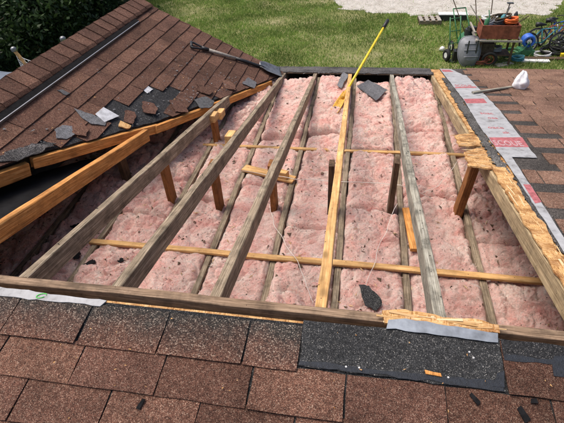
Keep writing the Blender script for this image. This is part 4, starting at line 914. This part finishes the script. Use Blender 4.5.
tree((-10.1, 13.2, G), 2.6, 1.3, 6, 'leaf', 'low dark bush just above the gable ridge', 16000)
tree((-16.8, 19.5, G), 6.5, 3.0, 8, 'leaf2', 'pale green tree at the back of the upper left corner')
tree((-12.0, 9.6, G), 2.6, 1.6, 9, 'leaf', 'low dark bush behind the tarp', 16000)

# more clutter in and under the cart
for (x, y, z, r, h, ma, lb) in [(3.22, 12.82, G+1.0, .06, .2, 'green', 'small green can at the left end of the tray'), (3.68, 13.08, G+1.0, .07, .22, 'teal', 'teal can at the back of the tray'), (3.98, 13.12, G+.98, .05, .3, 'darksteel', 'dark spray can at the back right of the tray')]:
    mb = MB(); mb.tube([(x, y, z-.26), (x, y, z+h*.8), (x, y, z+h*.9), (x, y, z+h)], [r, r, r*.6, r*.5], 12); tag(mb.build('can', ma, smooth=True), lb, 'can', 'cans in the tray')
planks_yard((3.9, 12.72, G), .5, (.5, .1, .03), 2, 'handle_wood', 'two short grey boards on the grass under the cart', 'boards', 'short_boards')
tangle('green_hose', (4.15, 13.35, G), .26, .02, 6, 'green', 'green garden hose piled between cart and reel', 'hose', .7)
tangle('black_cable', (5.35, 13.6, G), .3, .016, 7, 'plastic_black', 'black cable coiled under the bicycles', 'cable', .5)
tangle('white_cable', (5.05, 13.4, G), .22, .012, 5, 'white', 'white cable looped in front of the teal bicycle', 'cable', .5)

def extra(name, mb, mat, label, cat, **k): return tag(mb.build(name, mat, **k), label, cat)
mb = MB(); mb.box((2.72, 12.95, G+.16), (.34, .24, .3)); mb.tube([(2.62, 12.95, G+.31), (2.66, 12.95, G+.38), (2.78, 12.95, G+.38), (2.82, 12.95, G+.31)], .014, 6); extra('fuel_can', mb, 'plastic_black', 'black fuel can with handle behind the grey tub', 'fuel can')
mb = MB(); mb.box((3.25, 13.3, G+.22), (.4, .34, .42)); mb.box((3.25, 13.3, G+.445), (.43, .37, .02)); extra('storage_box', mb, 'darksteel', 'dark storage box standing behind the cart legs', 'box')
tangle('grey_hose', (3.62, 12.95, G+.28), .17, .02, 6, 'greyplastic', 'grey hose stuffed on the lower shelf of the cart', 'hose', .8)
tangle('teal_rope', (4.3, 13.0, G), .16, .014, 7, 'teal', 'teal rope heaped beside the right cart leg', 'rope', .9)
for k, (x, y, dx, dz, ma, lb) in enumerate([(3.3, 12.9, -.55, .75, 'handle_wood', 'pale handle sticking out of the tray to the left'), (3.55, 12.9, .2, .7, 'darksteel', 'dark steel bar standing in the tray'), (3.75, 13.0, .55, .45, 'bark', 'brown stick leaning right out of the tray'), (3.42, 13.0, -.15, .6, 'green', 'green stake standing in the tray')]):
    extra('pole', MB().tube([(x, y, G+.73), (x+dx*.5, y+.05, G+.73+dz*.55), (x+dx, y+.1, G+.73+dz)], .014, 6), ma, lb, 'pole', smooth=True)

tangle('brown_rope', (3.62, 13.05, G+.98), .22, .02, 6, 'bark', 'brown rope heaped at the back of the tray', 'rope', 1.1)
tangle('grey_cable', (3.30, 12.88, G+.98), .11, .016, 7, 'greyplastic', 'grey cable bundle at the left end of the tray', 'cable', 1.2)
tangle('rust_wire', (3.25, 12.72, G), .2, .012, 7, 'rust_red', 'rusty wire tangled on the grass beside the cart wheel', 'wire', .9)
tangle('dark_netting', (5.7, 13.7, G), .36, .014, 9, 'rubber', 'dark tangle of cable heaped on the bicycles', 'cable', 1.2)

tree((-10.9, 11.2, G), 1.7, 1.25, 11, 'leaf', 'low dark bush beside the left post of the netting', 12000)
tree((-10.7, 17.6, G), 3.6, 1.7, 12, 'leaf', 'dark bush at the edge of the lawn above the gable peak', 18000)
